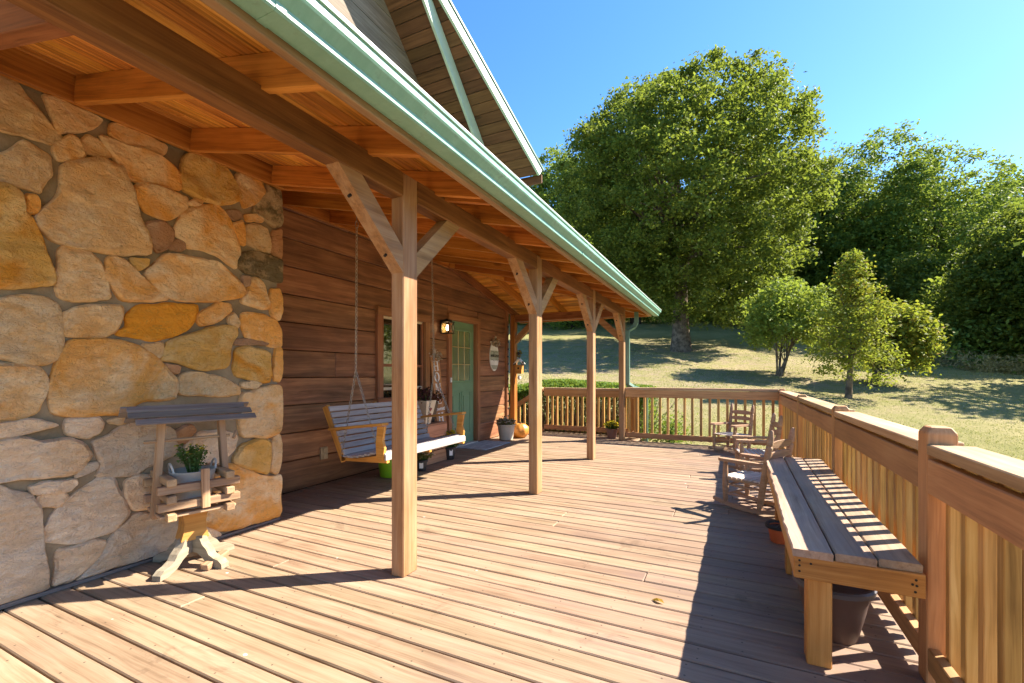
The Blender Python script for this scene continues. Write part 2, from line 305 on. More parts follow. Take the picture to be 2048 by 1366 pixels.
def box_mesh(l, w_, t, b, mat):
    key = (round(l, 3), round(w_, 4), round(t, 4), round(b, 4), mat)
    if key in _bc: return _bc[key]
    x, y, z = l / 2, w_ / 2, t / 2; b = min(b, x * .45, y * .45, z * .45)
    V, Fs, idx = [], [], {}
    for sx in (-1, 1):
        for sy in (-1, 1):
            for sz in (-1, 1):
                for ax in range(3):
                    p = [sx * (x - b), sy * (y - b), sz * (z - b)]
                    p[ax] = (sx * x, sy * y, sz * z)[ax]
                    idx[(sx, sy, sz, ax)] = len(V); V.append(p)
    S = (-1, 1)
    for ax in range(3):
        o1, o2 = [a_ for a_ in range(3) if a_ != ax]
        for s in S:
            q = []
            for (s1, s2) in ((-1, -1), (1, -1), (1, 1), (-1, 1)):
                k_ = [0, 0, 0]; k_[ax] = s; k_[o1] = s1; k_[o2] = s2; q.append(idx[(*k_, ax)])
            Fs.append(q)
    for ax in range(3):
        o1, o2 = [a_ for a_ in range(3) if a_ != ax]
        for s1 in S:
            for s2 in S:
                def g(sa, face):
                    k_ = [0, 0, 0]; k_[ax] = sa; k_[o1] = s1; k_[o2] = s2; return idx[(*k_, face)]
                Fs.append([g(-1, o1), g(1, o1), g(1, o2), g(-1, o2)])
    for sx in S:
        for sy in S:
            for sz in S: Fs.append([idx[(sx, sy, sz, a_)] for a_ in range(3)])
    me = bpy.data.meshes.new('board'); me.from_pydata(V, [], Fs)
    bm = bmesh.new(); bm.from_mesh(me); bmesh.ops.recalc_face_normals(bm, faces=bm.faces); bm.to_mesh(me); bm.free()
    me.materials.append(M[mat]); _bc[key] = me
    return me
def frame(x, up):
    x = Vector(x).normalized(); y = Vector(up).cross(x)
    if y.length < 1e-5: y = Vector((0, 1, 0)).cross(x)
    y.normalize(); z = x.cross(y)
    return Matrix((x, y, z)).transposed()
def board(name, par, p0, p1, w_, t, mat, up=(0, 0, 1), b=0.003, me=None):
    p0, p1 = Vector(p0), Vector(p1); d = p1 - p0
    o = link(name, me or box_mesh(d.length, w_, t, b, mat), par)
    o.matrix_local = Matrix.Translation((p0 + p1) / 2) @ frame(d, up).to_4x4()
    return o
def prism(name, par, pts, t, mat, origin=(0, 0, 0), ax=(1, 0, 0), ay=(0, 0, 1), smooth=False):
    """outline pts in the (ax, ay) plane, thickness t centred along ax x ay; grain (local X) along ax"""
    ax, ay = Vector(ax).normalized(), Vector(ay).normalized(); az = ax.cross(ay)
    n = len(pts); V = [(x, y, -t / 2) for x, y in pts] + [(x, y, t / 2) for x, y in pts]
    Fs = [list(range(n))[::-1], list(range(n, 2 * n))] + [[i, (i + 1) % n, n + (i + 1) % n, n + i] for i in range(n)]
    me = mesh(name, V, Fs, mat)
    bm = bmesh.new(); bm.from_mesh(me); bmesh.ops.recalc_face_normals(bm, faces=bm.faces); bm.to_mesh(me); bm.free()
    o = link(name, me, par)
    o.matrix_local = Matrix.Translation(origin) @ Matrix((ax, ay, az)).transposed().to_4x4()
    return o
class MB:
    def __init__(s): s.v, s.f = [], []
    def add(s, V, Fs):
        o = len(s.v); s.v += [tuple(p) for p in V]; s.f += [[i + o for i in q] for q in Fs]
    def box(s, c, size, rot=None):
        V = [Vector((sx * size[0] / 2, sy * size[1] / 2, sz * size[2] / 2)) for sx in (-1, 1) for sy in (-1, 1) for sz in (-1, 1)]
        if rot is not None: V = [rot @ p for p in V]
        s.add([p + Vector(c) for p in V], [[0, 1, 3, 2], [4, 6, 7, 5], [0, 4, 5, 1], [2, 3, 7, 6], [0, 2, 6, 4], [1, 5, 7, 3]])
    def bar(s, p0, p1, w_, t, up=(0, 0, 1)):
        p0, p1 = Vector(p0), Vector(p1); s.box((p0 + p1) / 2, ((p1 - p0).length, w_, t), frame(p1 - p0, up))
    def tube(s, pts, rs, n=6, cap=True):
        pts = [Vector(p) for p in pts]
        if not hasattr(rs, '__len__'): rs = [rs] * len(pts)
        V, Fs = [], []; pu = None
        for i, p in enumerate(pts):
            d = (pts[min(i + 1, len(pts) - 1)] - pts[max(i - 1, 0)])
            if d.length < 1e-9: d = Vector((0, 0, 1))
            d.normalize()
            u = pu if pu is not None else (Vector((0, 0, 1)) if abs(d.z) < 0.9 else Vector((1, 0, 0)))
            u = (u - d * u.dot(d)).normalized(); pu = u; q = d.cross(u)
            for j in range(n):
                a_ = 2 * math.pi * j / n; V.append(p + (u * math.cos(a_) + q * math.sin(a_)) * rs[i])
        for i in range(len(pts) - 1):
            for j in range(n):
                Fs.append([i * n + j, i * n + (j + 1) % n, (i + 1) * n + (j + 1) % n, (i + 1) * n + j])
        if cap: Fs += [list(range(n))[::-1], [(len(pts) - 1) * n + j for j in range(n)]]
        s.add(V, Fs)
    def lathe(s, prof, c=(0, 0, 0), n=20, rf=None):
        V, Fs = [], []
        for i, (r_, z_) in enumerate(prof):
            for j in range(n):
                a_ = 2 * math.pi * j / n; rr = r_ * (rf(a_) if rf else 1)
                V.append((c[0] + rr * math.cos(a_), c[1] + rr * math.sin(a_), c[2] + z_))
        for i in range(len(prof) - 1):
            for j in range(n): Fs.append([i * n + j, i * n + (j + 1) % n, (i + 1) * n + (j + 1) % n, (i + 1) * n + j])
        if prof[0][0] > 1e-4: Fs.append(list(range(n))[::-1])
        if prof[-1][0] > 1e-4: Fs.append([(len(prof) - 1) * n + j for j in range(n)])
        s.add(V, Fs)
    def build(s, name, mat, par=None, smooth=False, loc=None, rot=None):
        me = mesh(name, s.v, s.f, mat, smooth)
        bm = bmesh.new(); bm.from_mesh(me); bmesh.ops.remove_doubles(bm, verts=bm.verts, dist=1e-5)
        bmesh.ops.recalc_face_normals(bm, faces=bm.faces); bm.to_mesh(me); bm.free()
        if smooth:
            me.polygons.foreach_set('use_smooth', [True] * len(me.polygons))
            try: me.set_sharp_from_angle(angle=rad(40))
            except Exception: pass
        return link(name, me, par, loc, rot)
def leaf_mesh(name, C, size, mat, nrm=None, up=0.4, aspect=0.6, jitter=0.3, rng=RNG):
    """one diamond leaf per row of C"""
    n = len(C); N = rng.normal(size=(n, 3)); N[:, 2] = np.abs(N[:, 2]) + up
    if nrm is not None: N = N * 0.6 + nrm
    N /= np.linalg.norm(N, axis=1)[:, None] + 1e-9
    T = rng.normal(size=(n, 3)); T -= (T * N).sum(1)[:, None] * N; T /= np.linalg.norm(T, axis=1)[:, None] + 1e-9
    B = np.cross(N, T); L = (size * (1 + jitter * rng.uniform(-1, 1, n)))[:, None]
    V = np.stack([C - T * L * .5, C + B * L * .5 * aspect + N * L * .08, C + T * L * .5, C - B * L * .5 * aspect + N * L * .08], 1).reshape(-1, 3)
    me = bpy.data.meshes.new(name); me.vertices.add(4 * n); me.loops.add(4 * n); me.polygons.add(n)
    me.vertices.foreach_set('co', V.astype(np.float32).ravel()); me.loops.foreach_set('vertex_index', np.arange(4 * n, dtype=np.int32))
    me.polygons.foreach_set('loop_start', np.arange(0, 4 * n, 4, dtype=np.int32))
    try: me.polygons.foreach_set('loop_total', np.full(n, 4, dtype=np.int32))
    except Exception: pass
    me.update(calc_edges=True); me.materials.append(M[mat])
    return me

# ------------------------------------------------------------------ ground
def sstep(a, b, x):
    t = min(1.0, max(0.0, (x - a) / (b - a))); return t * t * (3 - 2 * t)
def ground_z(x, y):
    yy = max(0.0, min(y - 8.0, 75.0)); z = -0.32 + 0.11 * yy + 0.0012 * yy * yy
    if y < 8: z -= 0.03 * (8 - max(y, -10))
    kx = 1.0 if x > 0 else sstep(9.0, 15.0, y)
    z -= 0.08 * max(-28.0, min(x, 14.0)) * kx
    if x > 14: z -= 0.02 * min(x - 14, 40)
    return z + 0.05 * math.sin(x * 0.9 + y * 0.5) * sstep(9, 14, y) + 0.04 * math.sin(y * 1.3 - x * 0.4) * sstep(9, 14, y)
def ground_hit(px, py):
    d = ray(px, py); t = 6.0
    while t < 120:
        if ground_z(d[0] * t, d[1] * t) >= CAMH + d[2] * t: break
        t += 0.05
    return t
def axis(a, b, fine0, fine1, fs, cs):
    out, v = [], a
    while v < b: out.append(v); v += fs if fine0 <= v < fine1 else cs
    return out + [b]
xs = axis(-320, 320, -24, 30, 0.8, 12); ys = axis(-160, 420, -6, 56, 0.8, 12)
V = [(x, y, ground_z(x, y)) for y in ys for x in xs]; nx = len(xs)
Fs = [[j * nx + i, j * nx + i + 1, (j + 1) * nx + i + 1, (j + 1) * nx + i] for j in range(len(ys) - 1) for i in range(nx - 1)]
tag(link('lawn_ground', mesh('lawn_ground', V, Fs, 'lawn', True)), 'sloping lawn of green and straw coloured grass behind the deck', 'lawn', kind='structure')

# ------------------------------------------------------------------ deck
deck = tag(thing('deck', 'weathered tan plank deck running along the house', 'deck'), kind='structure')
PITCH, Y0 = 0.1285, 1.31
i0, i1 = -48, 56
for i in range(i0, i1):
    ya = Y0 + PITCH * i; yc = ya + PITCH / 2
    xl = -3.215 if yc < 2.45 else -3.872
    xr = 0.80 if yc < 8.03 else -1.46
    cuts = [xl, xr]
    if xr > 0 and R.random() < 0.28: cuts.insert(1, R.choice([-2.45, -1.23, -0.42, 0.0]) + R.uniform(-.02, .02))
    for a_, b_ in zip(cuts[:-1], cuts[1:]):
        o = board('plank', deck, (a_ + .001, yc, -0.016 + R.uniform(-.0018, .0018)), (b_ - .002, yc + R.uniform(-.0015, .0015), -0.016 + R.uniform(-.0018, .0018)), PITCH - R.uniform(0.007, 0.0105), 0.032, 'deck', b=0.005)
fr = MB()
for x in np.arange(-3.75, 0.8, 0.41): fr.box((x, 1.35, -0.12), (0.04, 13.1, 0.16))
fr.box((0.765, 1.35, -0.12), (0.04, 13.12, 0.17)); fr.box((-1.5, 1.35, -0.215), (4.6, 13.1, 0.02)); fr.box((-2.7, 8.2, -0.12), (2.4, 0.6, 0.16))  # the thin full-width sheet under the joists is added to block light
fr.build('deck_frame_light_block', 'foundation', deck)

# ------------------------------------------------------------------ house wall (plane x = WX), door, window, gable
WX = -3.87
house = thing('house', 'dark brown plank sided house behind the porch', 'house', (WX, 5.0, 0))
H0 = Vector((WX, 5.0, 0))
def hp(x, y, z): return Vector((x, y, z)) - H0
bk = MB(); bk.box(hp(WX - 0.16, 5.12, 1.45), (0.2, 5.4, 3.0)); bk.box(hp(-6.2, 1.8, 1.6), (4.2, 12.0, 4.2)); bk.box(hp(-5.9, 1.0, 4.6), (3.9, 6.5, 3.6))
bk.build('wall_core', 'dark', house)
WIN = (4.335, 5.19, 0.86, 1.87); DOOR = (5.855, 6.63, 0.03, 1.985)
zl = [0.03 + 0.271 * k_ for k_ in range(12)]
zl = [0.0] + zl[1:]
for r_, (z0, z1) in enumerate(zip(zl[:-1], zl[1:])):
    segs = [(2.46, 7.80)]
    for (a_, b_, c_, d_) in (WIN, DOOR):
        if z1 > c_ + .02 and z0 < d_ - .02:
            ns = []
            for s, e in segs:
                if s < a_ < e: ns += [(s, a_ - .06), (b_ + .06, e)]
                else: ns.append((s, e))
            segs = ns
    if r_ % 3 == 1: segs = [(segs[0][0], 3.62 + 0.1 * r_ % .4), (3.624 + 0.1 * r_ % .4, segs[0][1])] + segs[1:] if segs[0][1] > 3.8 else segs
    for (a_, b_, c_, d_) in (WIN, DOOR):
        if z1 > c_ + .02 and z0 < d_ - .02:
            if z1 > d_ + .10: board('wall_plank', house, hp(WX - .018, a_ - .055, (z1 + d_ + .08) / 2), hp(WX - .018, b_ + .055, (z1 + d_ + .08) / 2), z1 - d_ - .087, 0.04, 'siding', up=(1, 0, 0), b=.006)
            if z0 < c_ - .11: board('wall_plank', house, hp(WX - .018, a_ - .055, (z0 + c_ - .07) / 2), hp(WX - .018, b_ + .055, (z0 + c_ - .07) / 2), c_ - .07 - z0 - .007, 0.04, 'siding', up=(1, 0, 0), b=.006)
    for s, e in segs:
        if e - s < .05: continue
        board('wall_plank', house, hp(WX - 0.018 + R.uniform(-.002, .002), s, (z0 + z1) / 2), hp(WX - 0.018 + R.uniform(-.002, .002), e, (z0 + z1) / 2), z1 - z0 - 0.007, 0.04, 'siding', up=(1, 0, 0), b=0.007)
def casing(par, y0, y1, z0, z1, wd, mat='trim', bottom=True, x=WX + 0.02):
    for yy in (y0 - wd / 2, y1 + wd / 2):
        board('casing', par, hp(x, yy, z0 - (wd if bottom else 0)), hp(x, yy, z1), wd, 0.045, mat, up=(1, 0, 0))
    board('casing', par, hp(x + .003, y0 - wd, z1 + wd / 2), hp(x + .003, y1 + wd, z1 + wd / 2), wd, 0.05, mat, up=(1, 0, 0))
    if bottom: board('sill', par, hp(x + .01, y0 - wd - .02, z0 - wd / 2), hp(x + .01, y1 + wd + .02, z0 - wd / 2), wd * .8, 0.07, mat, up=(1, 0, 0))
win = link('window', box_mesh(0.02, WIN[1] - WIN[0], WIN[3] - WIN[2], 0.002, 'glass'), house, hp(WX - 0.045, (WIN[0] + WIN[1]) / 2, (WIN[2] + WIN[3]) / 2))
tag(win, 'reflective window pane in brown casing behind the swing')
W0 = Vector(win.location)
def sub(par_loc, name, par, p0, p1, w_, t, mat, up): return board(name, par, Vector(p0) - par_loc, Vector(p1) - par_loc, w_, t, mat, up)
for yy in (WIN[0] - .05, WIN[1] + .05): sub(W0, 'casing', win, hp(WX + .02, yy, WIN[2] - .1), hp(WX + .02, yy, WIN[3]), 0.10, 0.045, 'trim', (1, 0, 0))
sub(W0, 'casing', win, hp(WX + .023, WIN[0] - .1, WIN[3] + .05), hp(WX + .023, WIN[1] + .1, WIN[3] + .05), 0.10, 0.05, 'trim', (1, 0, 0))
sub(W0, 'sill', win, hp(WX + .03, WIN[0] - .12, WIN[2] - .05), hp(WX + .03, WIN[1] + .12, WIN[2] - .05), 0.09, 0.08, 'trim', (1, 0, 0))
for zz in (1.26, 0.965): sub(W0, 'rail', win, hp(WX - .02, WIN[0], zz), hp(WX - .02, WIN[1], zz), 0.035, 0.03, 'cream' if zz < 1 else 'trim', (1, 0, 0))
for yy in (WIN[0] + .012, WIN[1] - .012): sub(W0, 'sash', win, hp(WX - .02, yy, WIN[2]), hp(WX - .02, yy, WIN[3]), 0.03, 0.03, 'trim', (1, 0, 0))
sub(W0, 'sash', win, hp(WX - .02, WIN[0], WIN[3] - .013), hp(WX - .02, WIN[1], WIN[3] - .013), 0.03, 0.03, 'cream', (1, 0, 0))

dy0, dy1, dz0, dz1 = DOOR; DX = WX - 0.06
door = tag(link('door', box_mesh(0.04, dy1 - dy0, dz1 - dz0, 0.003, 'door'), house, hp(DX, (dy0 + dy1) / 2, (dz0 + dz1) / 2)), 'green entry door with a divided glass upper half')
D0 = Vector(door.location)
gl = (dy0 + .10, dy1 - .13, 1.03, 1.85)
link('pane', box_mesh(0.012, gl[1] - gl[0], gl[3] - gl[2], 0.001, 'glass2'), door, hp(DX + .021, (gl[0] + gl[1]) / 2, (gl[2] + gl[3]) / 2) - D0)
for yy in np.linspace(gl[0], gl[1], 4): sub(D0, 'muntin', door, hp(DX + .031, yy, gl[2]), hp(DX + .031, yy, gl[3]), 0.012 if gl[0] < yy < gl[1] else .022, 0.012, 'brass' if gl[0] < yy < gl[1] else 'door', (1, 0, 0))
for zz in np.linspace(gl[2], gl[3], 4): sub(D0, 'muntin', door, hp(DX + .032, gl[0], zz), hp(DX + .032, gl[1], zz), 0.012 if gl[2] < zz < gl[3] else .03, 0.012, 'brass' if gl[2] < zz < gl[3] else 'door', (1, 0, 0))
for ya, yb in ((gl[0] - .01, (gl[0] + gl[1]) / 2 - .03), ((gl[0] + gl[1]) / 2 + .03, gl[1] + .01)):
    m = MB()
    for (p, q) in (((ya, .18), (ya, .86)), ((yb, .18), (yb, .86)), ((ya, .18), (yb, .18)), ((ya, .86), (yb, .86))):
        m.bar(hp(DX + .022, *p) - D0, hp(DX + .022, *q) - D0, 0.022, 0.014, (1, 0, 0))
    m.box(hp(DX + .022, (ya + yb) / 2, .52) - D0, (0.012, yb - ya - .09, .56))
    m.build('door_panel', 'door', door)
casing(house, dy0, dy1, dz0, dz1, 0.09, bottom=False)
for yy in (dy0 - .01, dy1 + .01): board('jamb', house, hp(WX - .045, yy, 0), hp(WX - .045, yy, dz1), 0.13, 0.03, 'trim', up=(0, 1, 0))
board('jamb', house, hp(WX - .045, dy0, dz1 + .012), hp(WX - .045, dy1, dz1 + .012), 0.13, 0.03, 'trim')
board('threshold', house, hp(WX - .02, dy0, .016), hp(WX - .02, dy1, .016), 0.14, 0.028, 'zinc')
m = MB(); m.box((0, 0, 0), (.014, .03, .07)); m.box((.009, 0, 0), (.008, .014, .014)); m.build('doorbell', 'white', house, loc=hp(WX + .052, dy0 - .045, 1.06))
board('corner_board', house, hp(WX + .012, 7.77, 0), hp(WX + .012, 7.77, 2.5), 0.07, 0.06, 'trim', up=(1, 0, 0))

# upper gable wall, soffit and rake boards
RS, RZ = -0.91, 9.772
def rake(y, off=0.0): return RZ + RS * y + off
z = 2.95
while z < 6.6:
    ye = (RZ - z - .26) / -RS; ye2 = (RZ - z) / -RS
    prism('gable_plank', house, [(0, 0), (ye2 + 0.6, 0), (ye + 0.6, .262), (0, .262)], 0.04, 'upper_siding', hp(WX - .02 + R.uniform(-.003, .003), -0.6, z), (0, 1, 0), (0, 0, 1))
    z += 0.27
u = Vector((0, 1, RS)).normalized(); nrm = Vector((0, -RS, 1)).normalized()
XE = lambda y: -3.245 + (y - 4.61) * (0.625 / 1.82)      # outer edge of the flared overhang
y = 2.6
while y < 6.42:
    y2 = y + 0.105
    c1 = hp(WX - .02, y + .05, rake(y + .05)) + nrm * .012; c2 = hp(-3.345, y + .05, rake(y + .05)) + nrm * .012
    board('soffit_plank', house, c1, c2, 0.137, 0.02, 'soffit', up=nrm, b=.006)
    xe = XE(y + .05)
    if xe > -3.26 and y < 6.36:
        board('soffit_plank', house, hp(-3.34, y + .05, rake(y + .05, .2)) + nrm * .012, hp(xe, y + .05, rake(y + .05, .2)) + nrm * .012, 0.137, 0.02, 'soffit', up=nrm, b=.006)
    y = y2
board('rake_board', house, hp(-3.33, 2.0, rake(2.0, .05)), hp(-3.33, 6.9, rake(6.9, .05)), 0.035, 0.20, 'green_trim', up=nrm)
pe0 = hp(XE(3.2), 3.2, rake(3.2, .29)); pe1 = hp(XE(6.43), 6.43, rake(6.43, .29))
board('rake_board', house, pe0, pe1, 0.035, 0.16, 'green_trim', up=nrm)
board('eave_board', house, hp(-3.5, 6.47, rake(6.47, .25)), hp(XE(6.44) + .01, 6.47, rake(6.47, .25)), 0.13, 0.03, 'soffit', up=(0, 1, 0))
m = MB()
a_ = [hp(-8.2, -0.2, rake(-.2, .42)), hp(-3.9, -.2, rake(-.2, .42)), hp(XE(3.2) + .02, 3.2, rake(3.2, .40)), hp(XE(6.46) + .03, 6.5, rake(6.5, .40)), hp(-8.2, 6.5, rake(6.5, .40))]
m.add(a_ + [p + Vector((0, 0, .03)) for p in a_], [[4, 3, 2, 1, 0], [5, 6, 7, 8, 9], [0, 1, 6, 5], [1, 2, 7, 6], [2, 3, 8, 7], [3, 4, 9, 8], [4, 0, 5, 9]])
b_ = [hp(-8.2, -0.2, rake(-.2, .42)), hp(-3.9, -.2, rake(-.2, .42)), hp(-3.3, -6.9, rake(6.5, .4)), hp(-8.2, -6.9, rake(6.5, .4))]
m.add(b_ + [p + Vector((0, 0, .03)) for p in b_], [[0, 1, 2, 3], [7, 6, 5, 4], [0, 4, 5, 1], [1, 5, 6, 2], [2, 6, 7, 3], [3, 7, 4, 0]])
m.build('metal_roof', 'roof_metal', house)

# ------------------------------------------------------------------ stone wall (outlines read off the photograph, on the plane x = SX)
SX = -3.235
CR = {'A': (0, 140, 4.553), 'B': (280, 270, 4.553), 'C': (0, 400, 2.7317), 'D': (360, 540, 4.268), 'E': (0, 820, 3.3325), 'W': (200, 760, 2.845), 'I': (0, 0, 1.0)}
ST = '''
A0,70 150,140 230,260 330,380 470,540 540,610 480,655 430,665 300,620 190,580 60,560 0,545 -260,500 -260,0
A390,250 500,270 900,455 870,500 800,540 700,555 590,560 530,590 500,520 460,400
A1020,490 1300,600 I328,291 I320,311 I285,299 A1180,690 1080,650 1000,600
A490,690 620,605 690,640 720,720 745,780 700,805 560,830 500,800
A720,670 790,605 880,650 1000,780 940,790 830,770 750,730
A920,610 1090,680 1180,715 B0,140 190,220 320,330 345,380 340,500 200,465 0,425 A1250,1010 1180,990 1120,920 1040,800 960,720
A0,800 190,660 270,700 430,800 430,900 440,960 350,1060 340,1110 200,1060 100,1040 0,1020 -260,980 -260,820
A560,900 700,850 900,815 1000,870 1100,905 1150,1040 1195,1110 1225,1300 C750,110 805,220 800,290 640,292 520,270 400,248 290,215 215,140 A330,1340 400,1270 550,1150 555,1000
oA-260,1040 0,1060 100,1085 190,1150 215,1340 C150,90 200,200 250,320 285,410 280,450 150,462 0,468 -160,455
A225,1150 330,1160 340,1290 230,1310
A1200,1090 1280,1035 B0,450 130,470 300,530 400,570 410,660 300,740 200,765 100,720 30,690 A1290,1240 1220,1180
oB380,280 430,190 530,190 740,290 830,420 890,540 890,590 800,620 690,625 520,580 390,500 370,400
B880,360 930,350 1090,430 1120,530 1050,620 930,660 900,560 860,430
mB1120,460 1265,510 1280,700 1275,820 1200,830 1130,760 1030,690 1060,600 1130,520
B430,620 480,595 550,610 520,640 450,645
B330,850 400,710 480,670 690,650 760,720 820,820 850,920 890,1040 885,1120 850,1210 770,1160 690,1090 560,1040 430,1030 390,970 310,900
B830,820 930,785 945,1000 900,980 870,920
B960,830 1060,820 1140,860 1160,930 1175,1010 1165,1075 1080,1060 960,980
rB1190,890 1290,870 1300,980 1285,1100 1270,1135 1180,1080
mB890,1150 940,1080 1060,1075 1200,1120 1285,1150 1280,1340 1200,1330 1100,1290 960,1260 885,1190
B950,730 1060,725 1110,770 1090,795 970,790
rB780,690 880,690 915,740 860,770 800,750
rB20,820 180,790 240,830 290,880 280,950 240,1020 150,1060 110,1000 60,890
rB270,1000 330,960 390,980 395,1030 350,1050 280,1045
C320,285 350,260 420,255 500,310 540,360 570,440 590,530 480,545 320,530 310,430
C580,330 620,315 680,340 760,430 900,530 880,545 750,545 660,540 620,480 575,420
oC705,320 800,325 790,360 740,385
C790,400 910,300 1000,310 1180,345 1240,400 1320,480 1320,515 1280,535 1050,550 930,535 850,480
C0,555 130,530 230,540 300,580 325,700 325,850 230,890 100,880 0,850 -160,830 -160,560
C350,620 420,590 560,580 650,580 655,640 620,710 560,745 340,740
oC690,640 760,580 900,570 1060,575 1065,610 1020,700 940,740 830,765 640,735 650,710 700,690
C1075,660 1080,620 1180,565 1240,570 1250,610 1180,660 1100,685
oC890,850 920,770 1060,735 1200,690 1270,690 1280,740 1240,800 1230,910 1100,925 960,880 875,875
C390,775 560,770 730,800 830,860 890,920 945,980 945,1040 930,1085 760,1090 700,1130 690,1160 450,1175 300,1160 280,1080 290,980 340,850
C0,905 130,910 200,920 250,1000 230,1060 190,1150 100,1185 0,1195 -160,1190 -160,890
C760,790 880,780 880,840 850,865
C980,960 1060,940 1200,970 1290,1020 1295,1060 1200,1070 1100,1060 975,1060
rC895,895 970,910 960,945 925,935
rD520,60 580,60 580,130 530,140
D600,80 640,75 700,130 750,300 720,330 600,300 515,270 560,190
D760,175 830,170 850,240 855,350 830,425 770,380 750,260
D520,370 700,390 800,430 860,520 855,640 820,660 700,620 560,580 525,500
D410,400 450,370 495,465 460,500 405,450
oD470,680 560,655 690,690 750,720 750,830 765,890 740,950 640,945 470,900 450,840
D800,680 855,675 860,800 840,945 785,930 800,800
D515,960 600,950 680,970 620,1010 520,1000
D530,1060 680,1015 840,990 858,1150 W1020,200 1012,290 930,325 800,315 785,220 800,100
rD460,600 560,590 740,625 720,645 560,640 465,640
oW760,440 800,370 900,335 950,350 955,430 940,530 880,510 760,470
W965,340 1010,305 1020,420 1000,530 955,500
W650,530 740,480 850,530 950,555 1015,540 1015,780 900,830 780,860 650,850 580,800 540,740 600,600
rW430,290 500,255 530,290 480,350 435,355
pW480,380 560,300 680,290 770,320 750,400 650,470 560,470 480,440
pE0,90 180,60 370,100 260,130 100,160 0,180 -130,190 -130,100
pE450,60 640,50 670,90 640,150 570,180 450,160 440,100
pE0,200 130,180 270,225 340,210 440,190 540,230 585,300 520,390 420,430 250,440 0,470 -130,480 -130,210
pE620,210 720,180 800,120 900,90 970,70 1130,130 1165,200 1140,300 1040,340 960,370 900,415 780,430 640,430 680,360 650,280
pE510,420 560,370 630,350 630,390 540,430 505,445
pE200,510 300,480 480,460 490,490 430,540 230,560
pE255,570 400,550 440,575 380,640 260,640
pE560,520 650,455 740,450 770,540 810,590 845,690 760,790 630,830 530,870 390,870 290,860 300,800 360,690 450,610
pE380,930 500,915 620,870 690,880 640,980 560,1050 470,1130 350,1160 380,1050
pE830,480 900,440 1000,440 1000,640 880,660 830,560
pE900,690 1110,720 1240,700 1260,790 1240,960 1000,1020 850,1060 640,1130 520,1150 560,1080 690,950 760,830
pE0,520 80,560 200,580 260,660 260,850 290,1000 310,1160 270,1230 100,1290 0,1320 -130,1350 -130,500
E720,60 860,40 920,50 800,90 730,85
pW540,860 600,840 680,880 600,920 550,930
W510,740 540,720 580,820 520,820
'''
stone = thing('stone_chimney_wall', 'tan fieldstone wall with grey mortar at the left of the porch', 'stone wall', (SX, 1.0, 0))
S0 = Vector((SX, 1.0, 0))
def jag(P, lv=2):
    P = [np.array(p) for p in P]
    for _ in range(lv):
        Q = []
        for i in range(len(P)):
            a, b = P[i], P[(i + 1) % len(P)]; d = b - a
            L = np.hypot(*d)
            Q += [a * .86 + b * .14, a * .5 + b * .5 + np.array([-d[1], d[0]]) * RNG.uniform(-.05, .05), a * .14 + b * .86] if L > .02 else [a * .5 + b * .5]
        P = Q
    return P
def stone_mesh(P, key):
    # P: (y, z) outline; rings bulge outwards (+X)
    C = np.mean(P, 0); P = np.array(P); n = len(P)
    size = np.sqrt(np.ptp(P[:, 0]) * np.ptp(P[:, 1]))
    e = min(0.011, size * 0.10); D = np.linalg.norm(P - C, axis=1)
    face = 0.024 + RNG.uniform(-.005, .014); tilt = RNG.uniform(-.05, .05, 2)
    seed = RNG.uniform(0, 50); amp = 0.02 * min(1, size / .3)
    def bulge(p):
        q = Vector((seed, p[0] * 5, p[1] * 5))
        return face + tilt @ (p - C) * .3 + amp * (mnoise.noise(q) + .6 * mnoise.noise(q * 2.3) + .4 * abs(mnoise.noise(q * 5.1))) + .003
    V, Fs = [], []
    prof = [(0.0, -0.05), (0.0, -0.002), (e * .25, face * .75), (e * .9, face)]
    for ins, x in prof:
        s = np.maximum(0.3, 1 - ins / D)
        for p in C + (P - C) * s[:, None]: V.append([x, p[0], p[1]])
    for fr_ in (0.9, 0.78, 0.66, 0.54, 0.42, 0.3, 0.18, 0.08):
        for p in C + (P - C) * fr_ * (1 - e / size):
            V.append([bulge(p), p[0], p[1]])
    V.append([bulge(C), C[0], C[1]])
    rings = len(prof) + 8
    for r_ in range(rings - 1):
        for j in range(n): Fs.append([r_ * n + j, r_ * n + (j + 1) % n, (r_ + 1) * n + (j + 1) % n, (r_ + 1) * n + j])
    c_ = len(V) - 1
    for j in range(n): Fs.append([(rings - 1) * n + j, (rings - 1) * n + (j + 1) % n, c_])
    return V, Fs, C
SM = {'o': 'stone_orange', 'm': 'stone_moss', 'r': 'stone_red', 'p': 'stone_pale', '': 'stone'}
outl = []
for line in ST.strip().splitlines():
    kind = ''
    if line[0] in 'omrp': kind, line = line[0], line[1:]
    cr = None; P = []
    for tk in line.split():
        if tk[0].isalpha(): cr, tk = tk[0], tk[1:]
        x, y = map(float, tk.split(',')); o_ = CR[cr]
        q = on_x(o_[0] + x / o_[2], o_[1] + y / o_[2], SX); P.append((q[1], q[2]))
    outl.append((kind, P))
